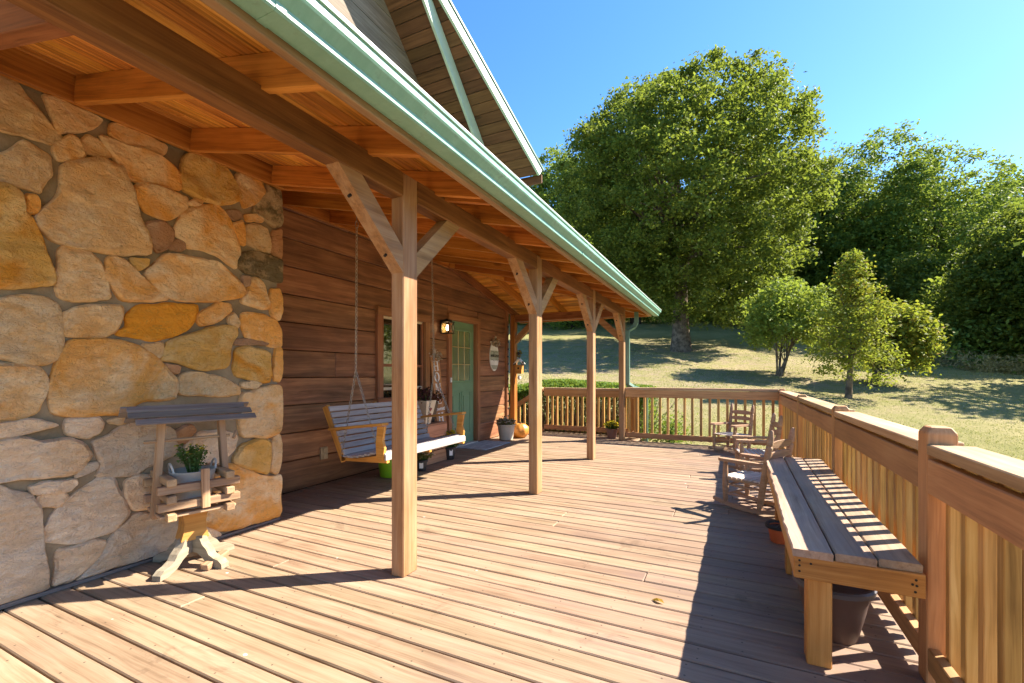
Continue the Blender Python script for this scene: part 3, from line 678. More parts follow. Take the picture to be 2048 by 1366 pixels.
# stones beyond the left edge of the picture
yb = 0.78
for zc in (0.22, 0.72, 1.2, 1.7, 2.25):
    y = yb - R.uniform(0, .08)
    while y > -0.9:
        wd = R.uniform(.35, .6)
        outl.append((R.choice(['', '', 'p', 'o']), [(y - wd + R.uniform(.02, .06), zc - R.uniform(.17, .21)), (y - wd / 2, zc - R.uniform(.18, .24)), (y - .03, zc - R.uniform(.17, .21)), (y - R.uniform(.0, .05), zc), (y - .03, zc + R.uniform(.17, .2)), (y - wd / 2, zc + R.uniform(.18, .23)), (y - wd + .04, zc + R.uniform(.16, .2)), (y - wd + R.uniform(-.01, .03), zc)]))
        y -= wd + .03
for kind, P in outl:
    A = sum(P[i][0] * P[(i + 1) % len(P)][1] - P[(i + 1) % len(P)][0] * P[i][1] for i in range(len(P)))
    if A < 0: P = P[::-1]
    cy, cz = sum(p[0] for p in P) / len(P), sum(p[1] for p in P) / len(P)
    def grow(y, z):
        r_ = math.hypot(y - cy, z - cz); k_ = 1 + 0.015 / max(r_, .02) + 0.028; return cy + (y - cy) * k_, cz + (z - cz) * k_
    P = [grow(*p) for p in P]
    P = [(min(y, 2.475), max(z, 0.02)) for y, z in P]
    Vs, Fs, C = stone_mesh(jag(P, 2 if len(P) < 14 else 1), kind)
    base = Vector((SX, C[0], C[1]))
    me = mesh('stone', [(v[0], v[1] - C[0], v[2] - C[1]) for v in Vs], Fs, SM[kind], True)
    me.set_sharp_from_angle(angle=rad(26))
    link('stone', me, stone, base - S0)
m = MB(); m.box(Vector((SX - 0.33, 0.72, 1.38)) - S0, (0.64, 3.42, 2.80)); mo = m.build('mortar', 'mortar', stone)
# a finely divided mortar skin that swells between the stones
gy, gz = np.linspace(-0.98, 2.43, 110), np.linspace(0.0, 2.78, 90)
V = [(0.004 + 0.006 * math.sin(y * 9 + z * 5) * math.sin(z * 11 - y * 4) + RNG.normal() * .0012, y - 1.0, z) for z in gz for y in gy]
Fs = [[j * 110 + i, j * 110 + i + 1, (j + 1) * 110 + i + 1, (j + 1) * 110 + i] for j in range(89) for i in range(109)]
link('mortar', mesh('mortar', V, Fs, 'mortar', True), stone)
board('base_flashing', stone, Vector((SX + .012, -0.9, .012)) - S0, Vector((SX + .012, 2.44, .012)) - S0, 0.05, 0.02, 'slate_wood')

# ------------------------------------------------------------------ porch roof: posts, beam, braces, rafters, boards, gutter
porch = thing('porch_roof', 'timber porch roof with green gutter on wooden posts', 'porch', (-1.705, 4.0, 0)); Q0 = Vector((-1.705, 4.0, 0))
def pp(x, y, z): return Vector((x, y, z)) - Q0
PY = [2.106, 4.065, 6.01, 7.945]; PXC = -1.705; PWX, PWY = 0.089, 0.128; BZ0, BZ1 = 2.149, 2.285
zs = lambda x: 2.268 - 0.225 * (x + 1.66)
zh = lambda y: 2.19 + 0.212 * (8.45 - y)
FXI = -1.33; FYI = 8.45
def zb(x, y): return min(zs(x), zh(y))
def hip_y(x): return 8.45 - (zs(x) - 2.19) / 0.212
def hip_x(y): return -1.66 - (zh(y) - 2.268) / 0.225
def post_obj(x, y, ztop, wx, wy, braces, mat='post'):
    me = box_mesh(ztop, wy, wx, 0.006, mat)
    o = link('post', me, porch); base = pp(x, y, ztop / 2)
    OM = Matrix.Translation(base) @ frame((0, 0, 1), (1, 0, 0)).to_4x4(); o.matrix_local = OM
    for (dx, dy) in braces:
        # braces are sub-parts: position them in the post's own frame
        d = Vector((dx, dy, 0)).normalized(); half = wy / 2 if dy else wx / 2
        # ends cut plumb against the post and level under the beam
        pts = [(0.0, -0.045), (0.0, 0.095), (0.32, 0.387), (0.475, 0.387)]
        b = prism('brace', None, pts, 0.082, 'post', (0, 0, 0), (1, 0, 0), (0, 0, 1))
        Mx = Matrix((d, Vector((0, 0, 1)), d.cross(Vector((0, 0, 1))))).transposed().to_4x4()
        W = Matrix.Translation(pp(x, y, 1.765) + d * (half - .002)) @ Mx
        b.parent = o; b.matrix_local = OM.inverted() @ W
        for (u_, v_) in ((.10, .035), (.36, .27)):
            m = MB(); m.tube([(u_ + .006, v_ - .006, 0), (u_ - .01, v_ + .01, 0)], .008, 8); bo = m.build('bolt', 'black', o); bo.matrix_local = OM.inverted() @ W
    return o
for i, y in enumerate(PY):
    br = [(0, -1), (0, 1)]
    if i == 3: br = [(0, -1), (-1, 0)]
    post_obj(PXC, y, BZ1 if i < 3 else BZ1, PWX, PWY, br)
post_obj(-3.79, 7.945, BZ1, 0.10, 0.128, [(1, 0)], 'rafter')
seg = [0.18] + sum(([y - PWY / 2, y + PWY / 2] for y in PY), [])
for a_, b_ in zip(seg[0::2], seg[1::2]):
    board('beam', porch, pp(PXC, a_, (BZ0 + BZ1) / 2), pp(PXC, b_, (BZ0 + BZ1) / 2), PWX + .004, BZ1 - BZ0, 'beam', b=.005)
board('beam', porch, pp(-3.74, 7.945, (BZ0 + BZ1) / 2), pp(PXC - PWX / 2, 7.945, (BZ0 + BZ1) / 2), 0.09, BZ1 - BZ0, 'beam')
board('end_rafter', porch, pp(-3.19, 0.625, BZ0 + .115 + .225 * 1.44), pp(PXC - .03, 0.625, BZ0 + .113), 0.06, 0.22, 'beam')
RD = 0.14
ry = [1.18, 1.76, 2.34, 2.45, 2.92, 3.50, 4.08, 4.66, 5.24, 5.82, 6.40, 6.98, 7.56]
for y in ry:
    xl = -3.17 if y < 2.4 else -3.84
    if y > 5.5: xl = hip_x(y) + .03
    y_ = y + .02
    board('rafter', porch, pp(xl, y_, zs(xl) + RD / 2), pp(FXI, y_, zs(FXI) + RD / 2), 0.04, RD, 'rafter')
for x in (-3.4, -2.85, -2.3):
    board('rafter', porch, pp(x, hip_y(x), zh(hip_y(x)) + RD / 2), pp(x, FYI, zh(FYI) + RD / 2), 0.04, RD, 'rafter')
board('hip_rafter', porch, pp(-3.83, hip_y(-3.83), zs(-3.83) + RD / 2), pp(FXI, FYI, zs(FXI) + RD / 2 - .003), 0.045, RD, 'rafter')
board('ledger', porch, pp(-3.19, 0.66, zs(-3.19) + .068), pp(-3.19, 2.46, zs(-3.19) + .068), 0.04, 0.15, 'rafter')
board('ledger', porch, pp(-3.845, 2.47, zs(-3.845) + .07), pp(-3.845, hip_y(-3.845), zs(-3.845) + .07), 0.04, 0.15, 'rafter')
board('ledger', porch, pp(-3.845, hip_y(-3.845), zs(-3.845) + .06), pp(-3.845, 8.4, zh(8.4) + .06), 0.04, 0.13, 'beam')
# ceiling boards above the rafters, running along the porch; the hipped end has boards across
n_ = 28; wbd = (FXI + 3.86) / n_
nrm_s = Vector((0.225, 0, 1)).normalized()
for i in range(n_):
    x = -3.86 + wbd * (i + .5); ya = 0.2 if x > -3.21 else 2.42; yb_ = hip_y(x)
    cut = R.uniform(1.5, 4.0)
    for a_, b_ in ((ya, cut), (cut, yb_)):
        board('ceiling_board', porch, pp(x, a_ + .001, zs(x) + RD + .012), pp(x, b_, zs(x) + RD + .012), wbd * 1.02 - .007, 0.018, 'ceiling', up=nrm_s, b=.005)
y = 8.41
while y > 5.75:
    board('ceiling_board', porch, pp(-3.86, y, zh(y) + RD + .014), pp(hip_x(y), y, zh(y) + RD + .014), 0.084, 0.018, 'ceiling', up=Vector((0, .212, 1)).normalized(), b=.005)
    y -= 0.09
# roof skin
m = MB(); t_ = RD + .03
c0 = [(-3.88, 0.18, zs(-3.88) + t_), (FXI + .10, 0.18, zs(FXI + .10) + t_), (FXI + .10, FYI + .11, zs(FXI + .10) + t_), (-3.88, hip_y(-3.88), zs(-3.88) + t_), (-3.88, FYI + .11, zh(FYI + .11) + t_)]
P_ = [pp(*p) for p in c0]
m.add(P_ + [p + Vector((0, 0, .03)) for p in P_], [[3, 2, 1, 0], [4, 2, 3], [5, 6, 7, 8], [8, 7, 9], [0, 1, 6, 5], [1, 2, 7, 6], [2, 4, 9, 7], [4, 3, 8, 9], [3, 0, 5, 8]])
m.build('metal_roof', 'roof_metal', porch)
# fascia
board('fascia', porch, pp(FXI + .02, 0.19, zs(FXI) + .07), pp(FXI + .02, FYI + .04, zs(FXI) + .07), 0.04, 0.155, 'fascia')
board('fascia', porch, pp(-3.9, FYI + .02, zs(FXI) + .07), pp(FXI - .001, FYI + .02, zs(FXI) + .07), 0.04, 0.155, 'rafter')
# gutter profile (x outwards, z), swept along Y
gx0 = FXI + .042; gz0 = 2.216
GP = [(0, 0), (.082, 0), (.088, .006), (.088, .028), (.100, .038), (.124, .058), (.130, .066), (.130, .094), (.138, .097), (.138, .104), (.120, .104), (.120, .098), (.124, .092), (.118, .064), (.094, .044), (.082, .032), (.082, .005), (.004, .005), (.004, .10), (0, .10)]
def gutter(par, ya, yb_):
    n = len(GP); m = MB()
    V = [pp(gx0 + x, ya, gz0 + z) for x, z in GP] + [pp(gx0 + x, yb_, gz0 + z) for x, z in GP]
    m.add(V, [[i, (i + 1) % n, n + (i + 1) % n, n + i] for i in range(n)])
    cap = [(0, 0), (.082, 0), (.088, .006), (.088, .028), (.124, .058), (.130, .066), (.130, .094), (0, .10)]
    m.add([pp(gx0 + x, yb_ + .001, gz0 + z) for x, z in cap], [list(range(len(cap)))])
    return m.build('gutter', 'green_metal', par)
gut = gutter(porch, 0.17, 8.72)
for ys_ in (0.9, 3.95, 7.0):
    OP = [(-.001, -.0018), (.083, -.0018), (.0905, .005), (.0905, .027), (.1015, .036), (.1255, .056), (.1325, .065), (.1325, .094), (.128, .094), (.0, .05)]
    m = MB(); n = len(OP); V = [pp(gx0 + x, ys_, gz0 + z) for x, z in OP] + [pp(gx0 + x, ys_ + .035, gz0 + z) for x, z in OP]
    m.add(V, [list(range(n)), list(range(n, 2 * n))[::-1]] + [[i, (i + 1) % n, n + (i + 1) % n, n + i] for i in range(n)]); m.build('gutter_seam', 'green_metal', gut)
m = MB()
m.box(pp(gx0 + .129, 4.445, gz0 + .1075), (.022, 8.55, .006))
m.build('gutter_lip', 'white_edge', gut)
m = MB()
def rect_tube(m, pts, w_, t):
    for a_, b_ in zip(pts[:-1], pts[1:]): m.bar(Vector(a_) - Q0, Vector(b_) - Q0, w_, t, up=(1, 0.02, 0))
rect_tube(m, [(-1.50, 8.16, 2.24), (-1.50, 8.16, 2.06), (-1.53, 8.13, 1.98), (-1.635, 8.07, 1.91), (-1.635, 8.07, 0.98), (-1.56, 8.16, .92), (-1.44, 8.36, 0.86), (-1.38, 8.42, .80), (-1.38, 8.42, -0.28)], 0.05, 0.07)
m.build('downspout', 'spout', porch)

# ------------------------------------------------------------------ railings
RX = 0.65
def capped_post(par, base, x, y, h, mat='rail', wd=0.089):
    m = MB(); b = wd / 2; c_ = 0.018; zt = h
    V = [(sx * b, sy * b, z) for z in (0, zt - .024) for sx, sy in ((-1, -1), (1, -1), (1, 1), (-1, 1))] + [(sx * (b - .014), sy * (b - .014), zt) for sx, sy in ((-1, -1), (1, -1), (1, 1), (-1, 1))]
    m.add(V, [[3, 2, 1, 0]] + [[i, (i + 1) % 4, 4 + (i + 1) % 4, 4 + i] for i in range(4)] + [[4 + i, 4 + (i + 1) % 4, 8 + (i + 1) % 4, 8 + i] for i in range(4)] + [[8, 9, 10, 11]])
    # grain runs along local X: rotate the mesh
    me = mesh('post', [(v[2], v[1], -v[0]) for v in V], m.f, mat)
    bm = bmesh.new(); bm.from_mesh(me); bmesh.ops.recalc_face_normals(bm, faces=bm.faces); bmesh.ops.bevel(bm, geom=list(bm.edges), offset=.004, segments=1, affect='EDGES'); bm.to_mesh(me); bm.free()
    return link('post', me, par, Vector((x, y, 0)) - base, (0, -math.pi / 2, 0))
def bal_mesh(l): return box_mesh(l, 0.036, 0.036, 0.003, 'baluster')
def railing(name, label, p0, p1, posts, inner, group, h=0.91, bench=None, pitch=0.12, bal_mat='baluster', gap=0.02):
    p0, p1 = Vector(p0), Vector(p1); L = (p1 - p0).length; d = (p1 - p0) / L; inn = Vector(inner)
    base = Vector((p0.x, p0.y, 0)); t = thing(name, label, 'railing', base, 0, group)
    for q in posts: capped_post(t, base, p0.x + d.x * q - inn.x * .045, p0.y + d.y * q - inn.y * .045, h + (.06 if abs(q - 4.17) < .01 else .032))
    ends = [0] + list(posts) + [L]
    ends = sorted(set(ends)); mid = []
    for a_, b_ in zip(ends[:-1], ends[1:]):
        if b_ - a_ < .2: continue
        a2 = a_ + (.0455 if a_ in posts else 0); b2 = b_ - (.0455 if b_ in posts else 0)
        def P(q, off, z): return p0 + d * q + inn * off + Vector((0, 0, z)) - base
        sag = R.uniform(-.006, .006); sg2 = R.uniform(-.008, .006)
        board('cap_rail', t, P(a2, -.068, h - .019 + sag), P(b2, -.068, h - .019 + sg2), 0.138, 0.038, 'cap', b=.004)
        tz = h - .038 - gap - .0635
        board('top_rail', t, P(a2, -.020, tz + sag * .5), P(b2, -.020, tz), 0.036, 0.127, 'rail', b=.004)
        board('bottom_rail', t, P(a2, -.020, 0.10), P(b2, -.020, 0.10), 0.036, 0.085, 'rail', b=.004)
        n = max(1, round((b2 - a2) / pitch)); st = (b2 - a2) / n
        for i in range(n):
            q = a2 + st * (i + .5) + R.uniform(-.004, .004)
            o = board('baluster', t, P(q, -.058, 0.045), P(q + R.uniform(-.003, .003), -.058, h - .04), 0.038, 0.038, bal_mat, up=(1, 0, 0), b=.003)
    return t
railing('deck_railing', 'long brown railing with vertical balusters along the right side of the deck', (RX, -1.95, 0), (RX, 7.96, 0), [0.0, 2.2, 4.17, 5.845, 7.765, 9.90], (-1, 0, 0), 'deck railings', 0.895)
railing('deck_railing', 'far railing behind the rocking chairs between the corner post and porch post', (-1.655, 7.95, 0), (RX - .004, 7.95, 0), [], (0, -1, 0), 'deck railings', 0.915, pitch=0.125, gap=0.0)
railing('deck_railing', 'far left railing of the landing in front of the hedge', (-3.36, 8.44, 0), (-1.60, 8.44, 0), [1.76], (0, -1, 0), 'deck railings', 0.88, pitch=0.105, gap=0.0)
railing('deck_railing', 'short return railing beside the green downspout', (-1.56, 8.02, 0), (-1.56, 8.38, 0), [], (-1, 0, 0), 'deck railings', 0.88, pitch=0.09, gap=0.0)
# sloping stair rail at the far left
t = thing('stair_railing', 'sloping stair handrail beside the corner post and hedge', 'railing', (-3.4, 8.44, 0)); b0 = Vector((-3.4, 8.44, 0))
board('hand_rail', t, Vector((-3.37, 8.44, .86)) - b0, Vector((-4.3, 8.44, .30)) - b0, 0.09, 0.08, 'rail')
board('bottom_rail', t, Vector((-3.37, 8.44, .06)) - b0, Vector((-4.3, 8.44, -.5)) - b0, 0.04, 0.08, 'rail')
for i in range(8):
    x = -3.45 - i * .11; board('baluster', t, Vector((x, 8.44, .03 + (x + 3.4) * .6)) - b0, Vector((x, 8.44, .82 + (x + 3.4) * .6)) - b0, .036, .036, 'baluster', up=(1, 0, 0))
m = MB()
for i in range(4): m.box(Vector((-3.95 - i * .27, 8.22, -.09 - i * .16)) - b0, (.28, .5, .16))
m.build('step', 'deck', t)

# ------------------------------------------------------------------ bench
bench = thing('deck_bench', 'rough plank bench against the right railing', 'bench', (0.45, 3.25, 0), rad(-0.9)); 
def bpnt(x, y, z): return Vector((x - 0.45, y - 3.25, z))
def plank_rough(name, par, p0, p1, w_, t, mat, amp, both=False):
    n = 46; p0, p1 = Vector(p0), Vector(p1); L = (p1 - p0).length; V, Fs = [], []; s1, s2 = R.uniform(0, 50), R.uniform(50, 99)
    for i in range(n + 1):
        x = -L / 2 + L * i / n
        e1 = w_ / 2 + (amp * (mnoise.noise((x * 3.2, s1, 0)) + .6 * mnoise.noise((x * 11, s1, 3))))
        e2 = -w_ / 2 + .0015 * mnoise.noise((x * 6, s2, 0)) + (amp * mnoise.noise((x * 3, s2, 5)) if both else 0)
        zt = t / 2 + .002 * mnoise.noise((x * 5, s1, 9)); c = .005
        V += [(x, e1 - c, zt), (x, e1, zt - c), (x, e1 - .002, -t / 2), (x, e2 + .002, -t / 2), (x, e2, zt - c), (x, e2 + c, zt)]
    for i in range(n):
        for j in range(6): Fs.append([i * 6 + j, i * 6 + (j + 1) % 6, (i + 1) * 6 + (j + 1) % 6, (i + 1) * 6 + j])
    Fs += [[5, 4, 3, 2, 1, 0], [n * 6 + j for j in range(6)]]
    me = mesh(name, V, Fs, mat); bm = bmesh.new(); bm.from_mesh(me); bmesh.ops.recalc_face_normals(bm, faces=bm.faces); bm.to_mesh(me); bm.free()
    return board(name, par, p0, p1, w_, t, mat, me=me)
for i, x in enumerate((0.305, 0.444, 0.578)):
    plank_rough('seat_plank', bench, bpnt(x, 2.105 + .012 * i, .445), bpnt(x, 4.42 - .01 * i, .445), 0.130 if i else .136, 0.031, 'bench', 0.012 if i == 0 else .002)
board('end_apron', bench, bpnt(0.243, 2.136, .385), bpnt(0.648, 2.136, .385), 0.04, 0.088, 'bench_frame')
board('end_apron', bench, bpnt(0.255, 4.36, .385), bpnt(0.63, 4.36, .385), 0.04, 0.088, 'bench_frame')
board('side_apron', bench, bpnt(0.262, 2.158, .385), bpnt(0.262, 4.34, .385), 0.036, 0.086, 'bench_frame')
board('side_apron', bench, bpnt(0.625, 2.158, .385), bpnt(0.625, 4.34, .385), 0.036, 0.086, 'bench_frame')
for y in (2.172, 3.08, 3.95): board('leg', bench, bpnt(.330, y, 0), bpnt(.330, y, .425), 0.088, 0.084, 'bench_frame', up=(1, 0, 0), b=.005)
for y in (3.1, 4.3): board('leg', bench, bpnt(.60, y, 0), bpnt(.60, y, .30), 0.06, 0.04, 'bench_frame', up=(1, 0, 0))
for (x, z) in ((.262, .412), (.262, .392), (.262, .370), (.30, .405), (.62, .405), (.622, .385), (.618, .362), (.610, .388)):
    m = MB(); m.tube([bpnt(x, 2.1165, z), bpnt(x, 2.1145, z)], .0045, 8); m.build('nail', 'black', bench)

# ------------------------------------------------------------------ pots under the bench
def lathe_obj(name, par, prof, mat, loc=(0, 0, 0), n=32, smooth=True, rf=None):
    m = MB(); m.lathe(prof, n=n, rf=rf); return m.build(name, mat, par, smooth, loc)
def pot(name, label, cat, loc, r_top, r_bot, h, mat, rim_mat=None, soil=True, group=None, rim=0.012):
    t = thing(name, label, cat, loc, R.uniform(0, 6), group)
    lathe_obj('body', t, [(r_bot * .9, 0), (r_bot, .004), (r_bot + (r_top - r_bot) * .55, h * .5), (r_top - .004, h - .03), (r_top - .004, h - .012), (r_top - .014, h - .012), (r_top - .016, h * .7), (r_bot * .8, .02)], mat, n=36)
    lathe_obj('rim', t, [(r_top - .006, h - .03), (r_top + rim, h - .026), (r_top + rim + .003, h - .008), (r_top + rim * .6, h), (r_top - .008, h - .002), (r_top - .014, h - .02)], rim_mat or mat, n=36)
    if soil:
        m = MB(); rr = r_top - .02; V = [(0, 0, .012)]
        for k_ in (0.3, .55, .8, 1.0):
            for j in range(20):
                a = 2 * math.pi * j / 20; V.append((rr * k_ * math.cos(a), rr * k_ * math.sin(a), R.uniform(-.006, .012) if k_ < 1 else -.008))
        m.add(V, [[0, 1 + j, 1 + (j + 1) % 20] for j in range(20)] + [[1 + k_ * 20 + j, 1 + k_ * 20 + (j + 1) % 20, 21 + k_ * 20 + (j + 1) % 20, 21 + k_ * 20 + j] for k_ in range(3) for j in range(20)])
        m.build('soil', 'soil', t, True, (0, 0, h * .80))
    return t
pot('brown_planter', 'brown plastic pot of dry soil behind the near bench leg', 'pot', (0.405, 2.43, 0), .140, .09, .245, 'brown_pot', 'pot_rim', group='pots under the bench')
pot('brown_planter', 'brown plastic pot under the bench behind the nearer brown pot', 'pot', (0.43, 2.77, 0), .128, .085, .24, 'brown_pot', 'pot_rim', group='pots under the bench')
pot('orange_planter', 'small orange pot under the far half of the bench', 'pot', (0.30, 3.60, 0), .075, .055, .125, 'orange_pot', 'black_pot', group='pots under the bench')

# ------------------------------------------------------------------ rocking chairs (child size); +X is the direction the chair faces
def rocking_chair():
    t = thing('rocking_chair', 'x', 'rocking chair', (0, 0, 0)); D, W = 0.145, 0.175
    def turned(name, p0, p1, prof, mat='chair', n=12):
        p0, p1 = Vector(p0), Vector(p1); m = MB()
        m.tube([p0.lerp(p1, s) for s, _ in prof], [r_ for _, r_ in prof], n); return m.build(name, mat, t, True)
    for s in (-1, 1):
        turned('back_post', (-D, s * W, .042), (-D - .10, s * W, .70), [(0, .017), (.06, .024), (.3, .026), (.62, .025), (.79, .025), (.80, .019), (.815, .019), (.825, .026), (.90, .024), (.985, .015), (1, .006)])
        turned('front_post', (D, s * W, .042), (D, s * W, .395), [(0, .014), (.1, .020), (.45, .026), (.7, .022), (.95, .018), (1, .017)])
        P = [(-D - .16 + i * (2 * D + .27) / 12, 0) for i in range(13)]
        pts = []
        for i in range(13):
            x = -D - .17 + i * (2 * D + .28) / 12; u_ = (i - 6) / 6.0; pts.append((x, .004 + .042 * u_ * u_))
        pts = pts + [(x, z + .034 - (.010 if i in (0, 12) else 0)) for i, (x, z) in list(enumerate(pts))[::-1]]
        prism('rocker', t, pts, 0.026, 'chair', (0, s * W, 0), (1, 0, 0), (0, 0, 1))
        prism('arm', t, [(-D - .065, -.018), (D - .12, -.034), (D + .03, -.034), (D + .055, -.02), (D + .055, .02), (D + .03, .034), (D - .08, .034), (-D - .065, .016)], 0.026, 'chair', (0, s * W, .408), (1, 0, 0), (0, 1, 0))
        for z in (.12, .20): turned('stretcher', (-D - .01, s * W, z), (D, s * W, z), [(0, .007), (.5, .011), (1, .007)], n=8)
    for z in (.11, .19): turned('stretcher', (D, -W, z), (D, W, z), [(0, .007), (.5, .011), (1, .007)], n=8)
    turned('stretcher', (-D - .012, -W, .14), (-D - .012, W, .14), [(0, .007), (.5, .011), (1, .007)], n=8)
    for s in (-1, 1): turned('seat_rail', (-D - .03, s * W, .243), (D, s * W, .25), [(0, .011), (.5, .013), (1, .011)], n=8)
    for i in range(8):
        x = -D - .015 + (2 * D + .02) * i / 7; board('seat_slat', t, (x, -W - .012, .266), (x, W + .012, .266), .034, .012, 'chair_seat')
    for z, h in ((.40, .05), (.49, .048), (.575, .05)):
        x = -D - .10 * (z / .66); pts = []
        for i in range(9):
            u_ = (i - 4) / 4; pts.append((u_ * W, h / 2 * (1 - .35 * u_ ** 4) + .01 * (1 - u_ * u_)))
        for i in range(8, -1, -1):
            u_ = (i - 4) / 4; pts.append((u_ * W, -h / 2 * (1 - .4 * u_ ** 4)))
        prism('back_slat', t, pts, 0.014, 'chair', (x, 0, z), (0, 1, 0), (-.15, 0, 1))
    return t
rc = rocking_chair()
def face(dx, dy): return math.atan2(dy, dx)
spots = [((0.17, 4.44, 0), (-.86, .50), 'nearest small wooden rocking chair beside the far end of the bench'),
         ((0.23, 5.86, 0), (-.97, -.12), 'middle small wooden rocking chair between the other two rockers'),
         ((0.0, 7.42, 0), (-.62, -.78), 'farthest small wooden rocking chair in front of the far railing')]
for i, (loc, f, lab) in enumerate(spots):
    o = rc if i == 0 else copy_tree(rc)
    o.location = loc; o.rotation_euler = (0, 0, face(*f)); tag(o, lab, 'rocking chair', 'rocking chairs along the railing')

# ------------------------------------------------------------------ wishing well planter
WC = Vector((-2.95, 1.65, 0)); well = thing('wishing_well_planter', 'weathered wooden wishing well planter with slatted roof by the stone wall', 'planter', WC, rad(75))
# local X = right, local -Y = front (towards the viewer)
for i, z in enumerate((.36, .46, .555)):      # side slats (run front to back)
    for s in (-1, 1): board('crate_slat', well, (s * .145, -.20, z - .012), (s * .145, .20, z - .012), .045, .042, 'old', b=.004)
for i, z in enumerate((.405, .50)):
    for s in (-1, 1): board('crate_slat', well, (-.205, s * .155, z), (.205, s * .155, z), .045, .046, 'old', b=.004)
board('crate_floor', well, (-.19, 0, .345), (.19, 0, .345), .30, .018, 'old')
board('cleat', well, (0.02, -.187, .37), (.015, -.190, .60), .042, .018, 'old', up=(0, 1, 0))
for s in (-1, 1):
    board('post', well, (s * .185, 0.0, .315), (s * .150, 0.0, .90), .05, .036, 'old', up=(1, 0, 0))
m = MB(); m.tube([(-.235, -.005, .76), (.20, -.005, .76)], .009, 10); m.build('crank_rod', 'old', well, True)
m = MB(); m.bar((.235, -.01, .785), (.215, -.03, .74), .014, .016); m.build('crank_handle', 'old', well)
for s in (-1, 1):
    prism('roof_end', well, [(-.105, 0), (.105, 0), (.035, .062), (-.035, .062)], .02, 'stained', (s * .235, 0, .876), (0, 1, 0), (0, 0, 1))
for s in (-1, 1):
    for k_, (yy, zz) in enumerate(((.110, .884), (.070, .919), (.026, .950))):
        board('roof_slat', well, (-.285 - R.uniform(0, .05), s * yy, zz), (.27 + R.uniform(0, .05), s * yy, zz), .044, .012, 'slate_wood', up=(0, s * .62, .78))
prism('pedestal', well, [(-.070, .12), (.070, .12), (.055, .03), (.058, -.02), (.072, -.075), (-.072, -.075), (-.058, -.02), (-.055, .03)], .125, 'stained', (0, 0, .235), (1, 0, 0), (0, 0, 1))
board('pedestal_core', well, (0, 0, .05), (0, 0, .34), .06, .06, 'old', up=(1, 0, 0))
for ang, mt in ((-145, 'pale_wood'), (-65, 'pale_wood'), (18, 'pale_wood'), (122, 'pale_wood')):
    d = Vector((math.cos(rad(ang)), math.sin(rad(ang)), 0))
    prism('foot', well, [(.028, .175), (.062, .178), (.085, .165), (.105, .130), (.135, .105), (.155, .075), (.19, .058), (.225, .05), (.25, .03), (.252, .002), (.205, .002), (.175, .012), (.135, .028), (.10, .058), (.065, .078), (.028, .082)], .05, mt, (0, 0, 0), d, (0, 0, 1))
bw = WC + Matrix.Rotation(rad(75), 3, 'Z') @ Vector((.0, -.01, .352))
buck = thing('oval_bucket', 'grey metal bucket with loop handles inside the wishing well planter', 'bucket', bw, rad(75))
lathe_obj('body', buck, [(.085, 0), (.087, .004), (.10, .10), (.118, .215), (.121, .22), (.116, .222), (.098, .11), (.08, .02)], 'zinc', n=32)
for s in (-1, 1):
    m = MB(); m.tube([(s * .105 + s * .035 * math.sin(a) * .3, .045 * math.cos(a), .215 + .055 * math.sin(a)) for a in np.linspace(0, math.pi, 9)], .006, 6); m.build('handle', 'zinc', buck, True)
lathe_obj('soil', buck, [(.108, 0), (0.0, .008)], 'soil', (0, 0, .175), 20)
def tuft(name, label, cat, loc, n_stem, h, spread, leaf, leaf_mat, flower=None, n_flower=0, dens=10, fl_size=.02, stem='leaf_green', group=None, dome=None):
    t = thing(name, label, cat, loc, 0, group)
    m = MB(); C, FC = [], []
    for i in range(n_stem):
        a = R.uniform(0, 6.28); sp = spread * math.sqrt(R.random()); hh = h * R.uniform(.7, 1.0) * (math.sqrt(max(.15, 1 - (sp / spread) ** 2 * .75)) if dome else 1)
        tip = Vector((math.cos(a) * sp, math.sin(a) * sp, hh)); b = Vector((math.cos(a) * sp * .25, math.sin(a) * sp * .25, 0)); md = b.lerp(tip, .5) + Vector((0, 0, hh * .12))
        m.tube([b, md, tip], [.0035, .0025, .0015], 4, False)
        for k_ in range(dens):
            s = R.uniform(.3, 1); q = b.lerp(md, s * 2) if s < .5 else md.lerp(tip, s * 2 - 1)
            C.append(q + Vector((R.gauss(0, leaf * .6), R.gauss(0, leaf * .6), R.gauss(0, leaf * .5))))
        if flower and i < n_flower:
            for k_ in range(7): FC.append(tip + Vector((R.gauss(0, fl_size * .35), R.gauss(0, fl_size * .35), R.uniform(0, fl_size * .4))))
    m.build('stem', stem, t)
    tag(link('foliage', leaf_mesh('foliage', np.array([tuple(c) for c in C]), leaf, leaf_mat), t), kind='stuff')
    if FC: tag(link('flowers', leaf_mesh('flowers', np.array([tuple(c) for c in FC]), fl_size, flower, up=1.2, aspect=.9), t), kind='stuff')
    return t
tuft('small_potted_plant', 'small green plant with yellow buds in the grey bucket', 'plant', bw + Vector((.0, .0, .18)), 34, .19, .09, .024, 'leaf_green', 'flower_yellow', 9, 12, .013)
o = board('wood_offcut', None, Vector(on_z(408, 1136, .02)), Vector(on_z(452, 1104, .05)), .05, .035, 'old')
tag(o, 'small loose wood block on the deck beside the wishing well feet', 'wood block')

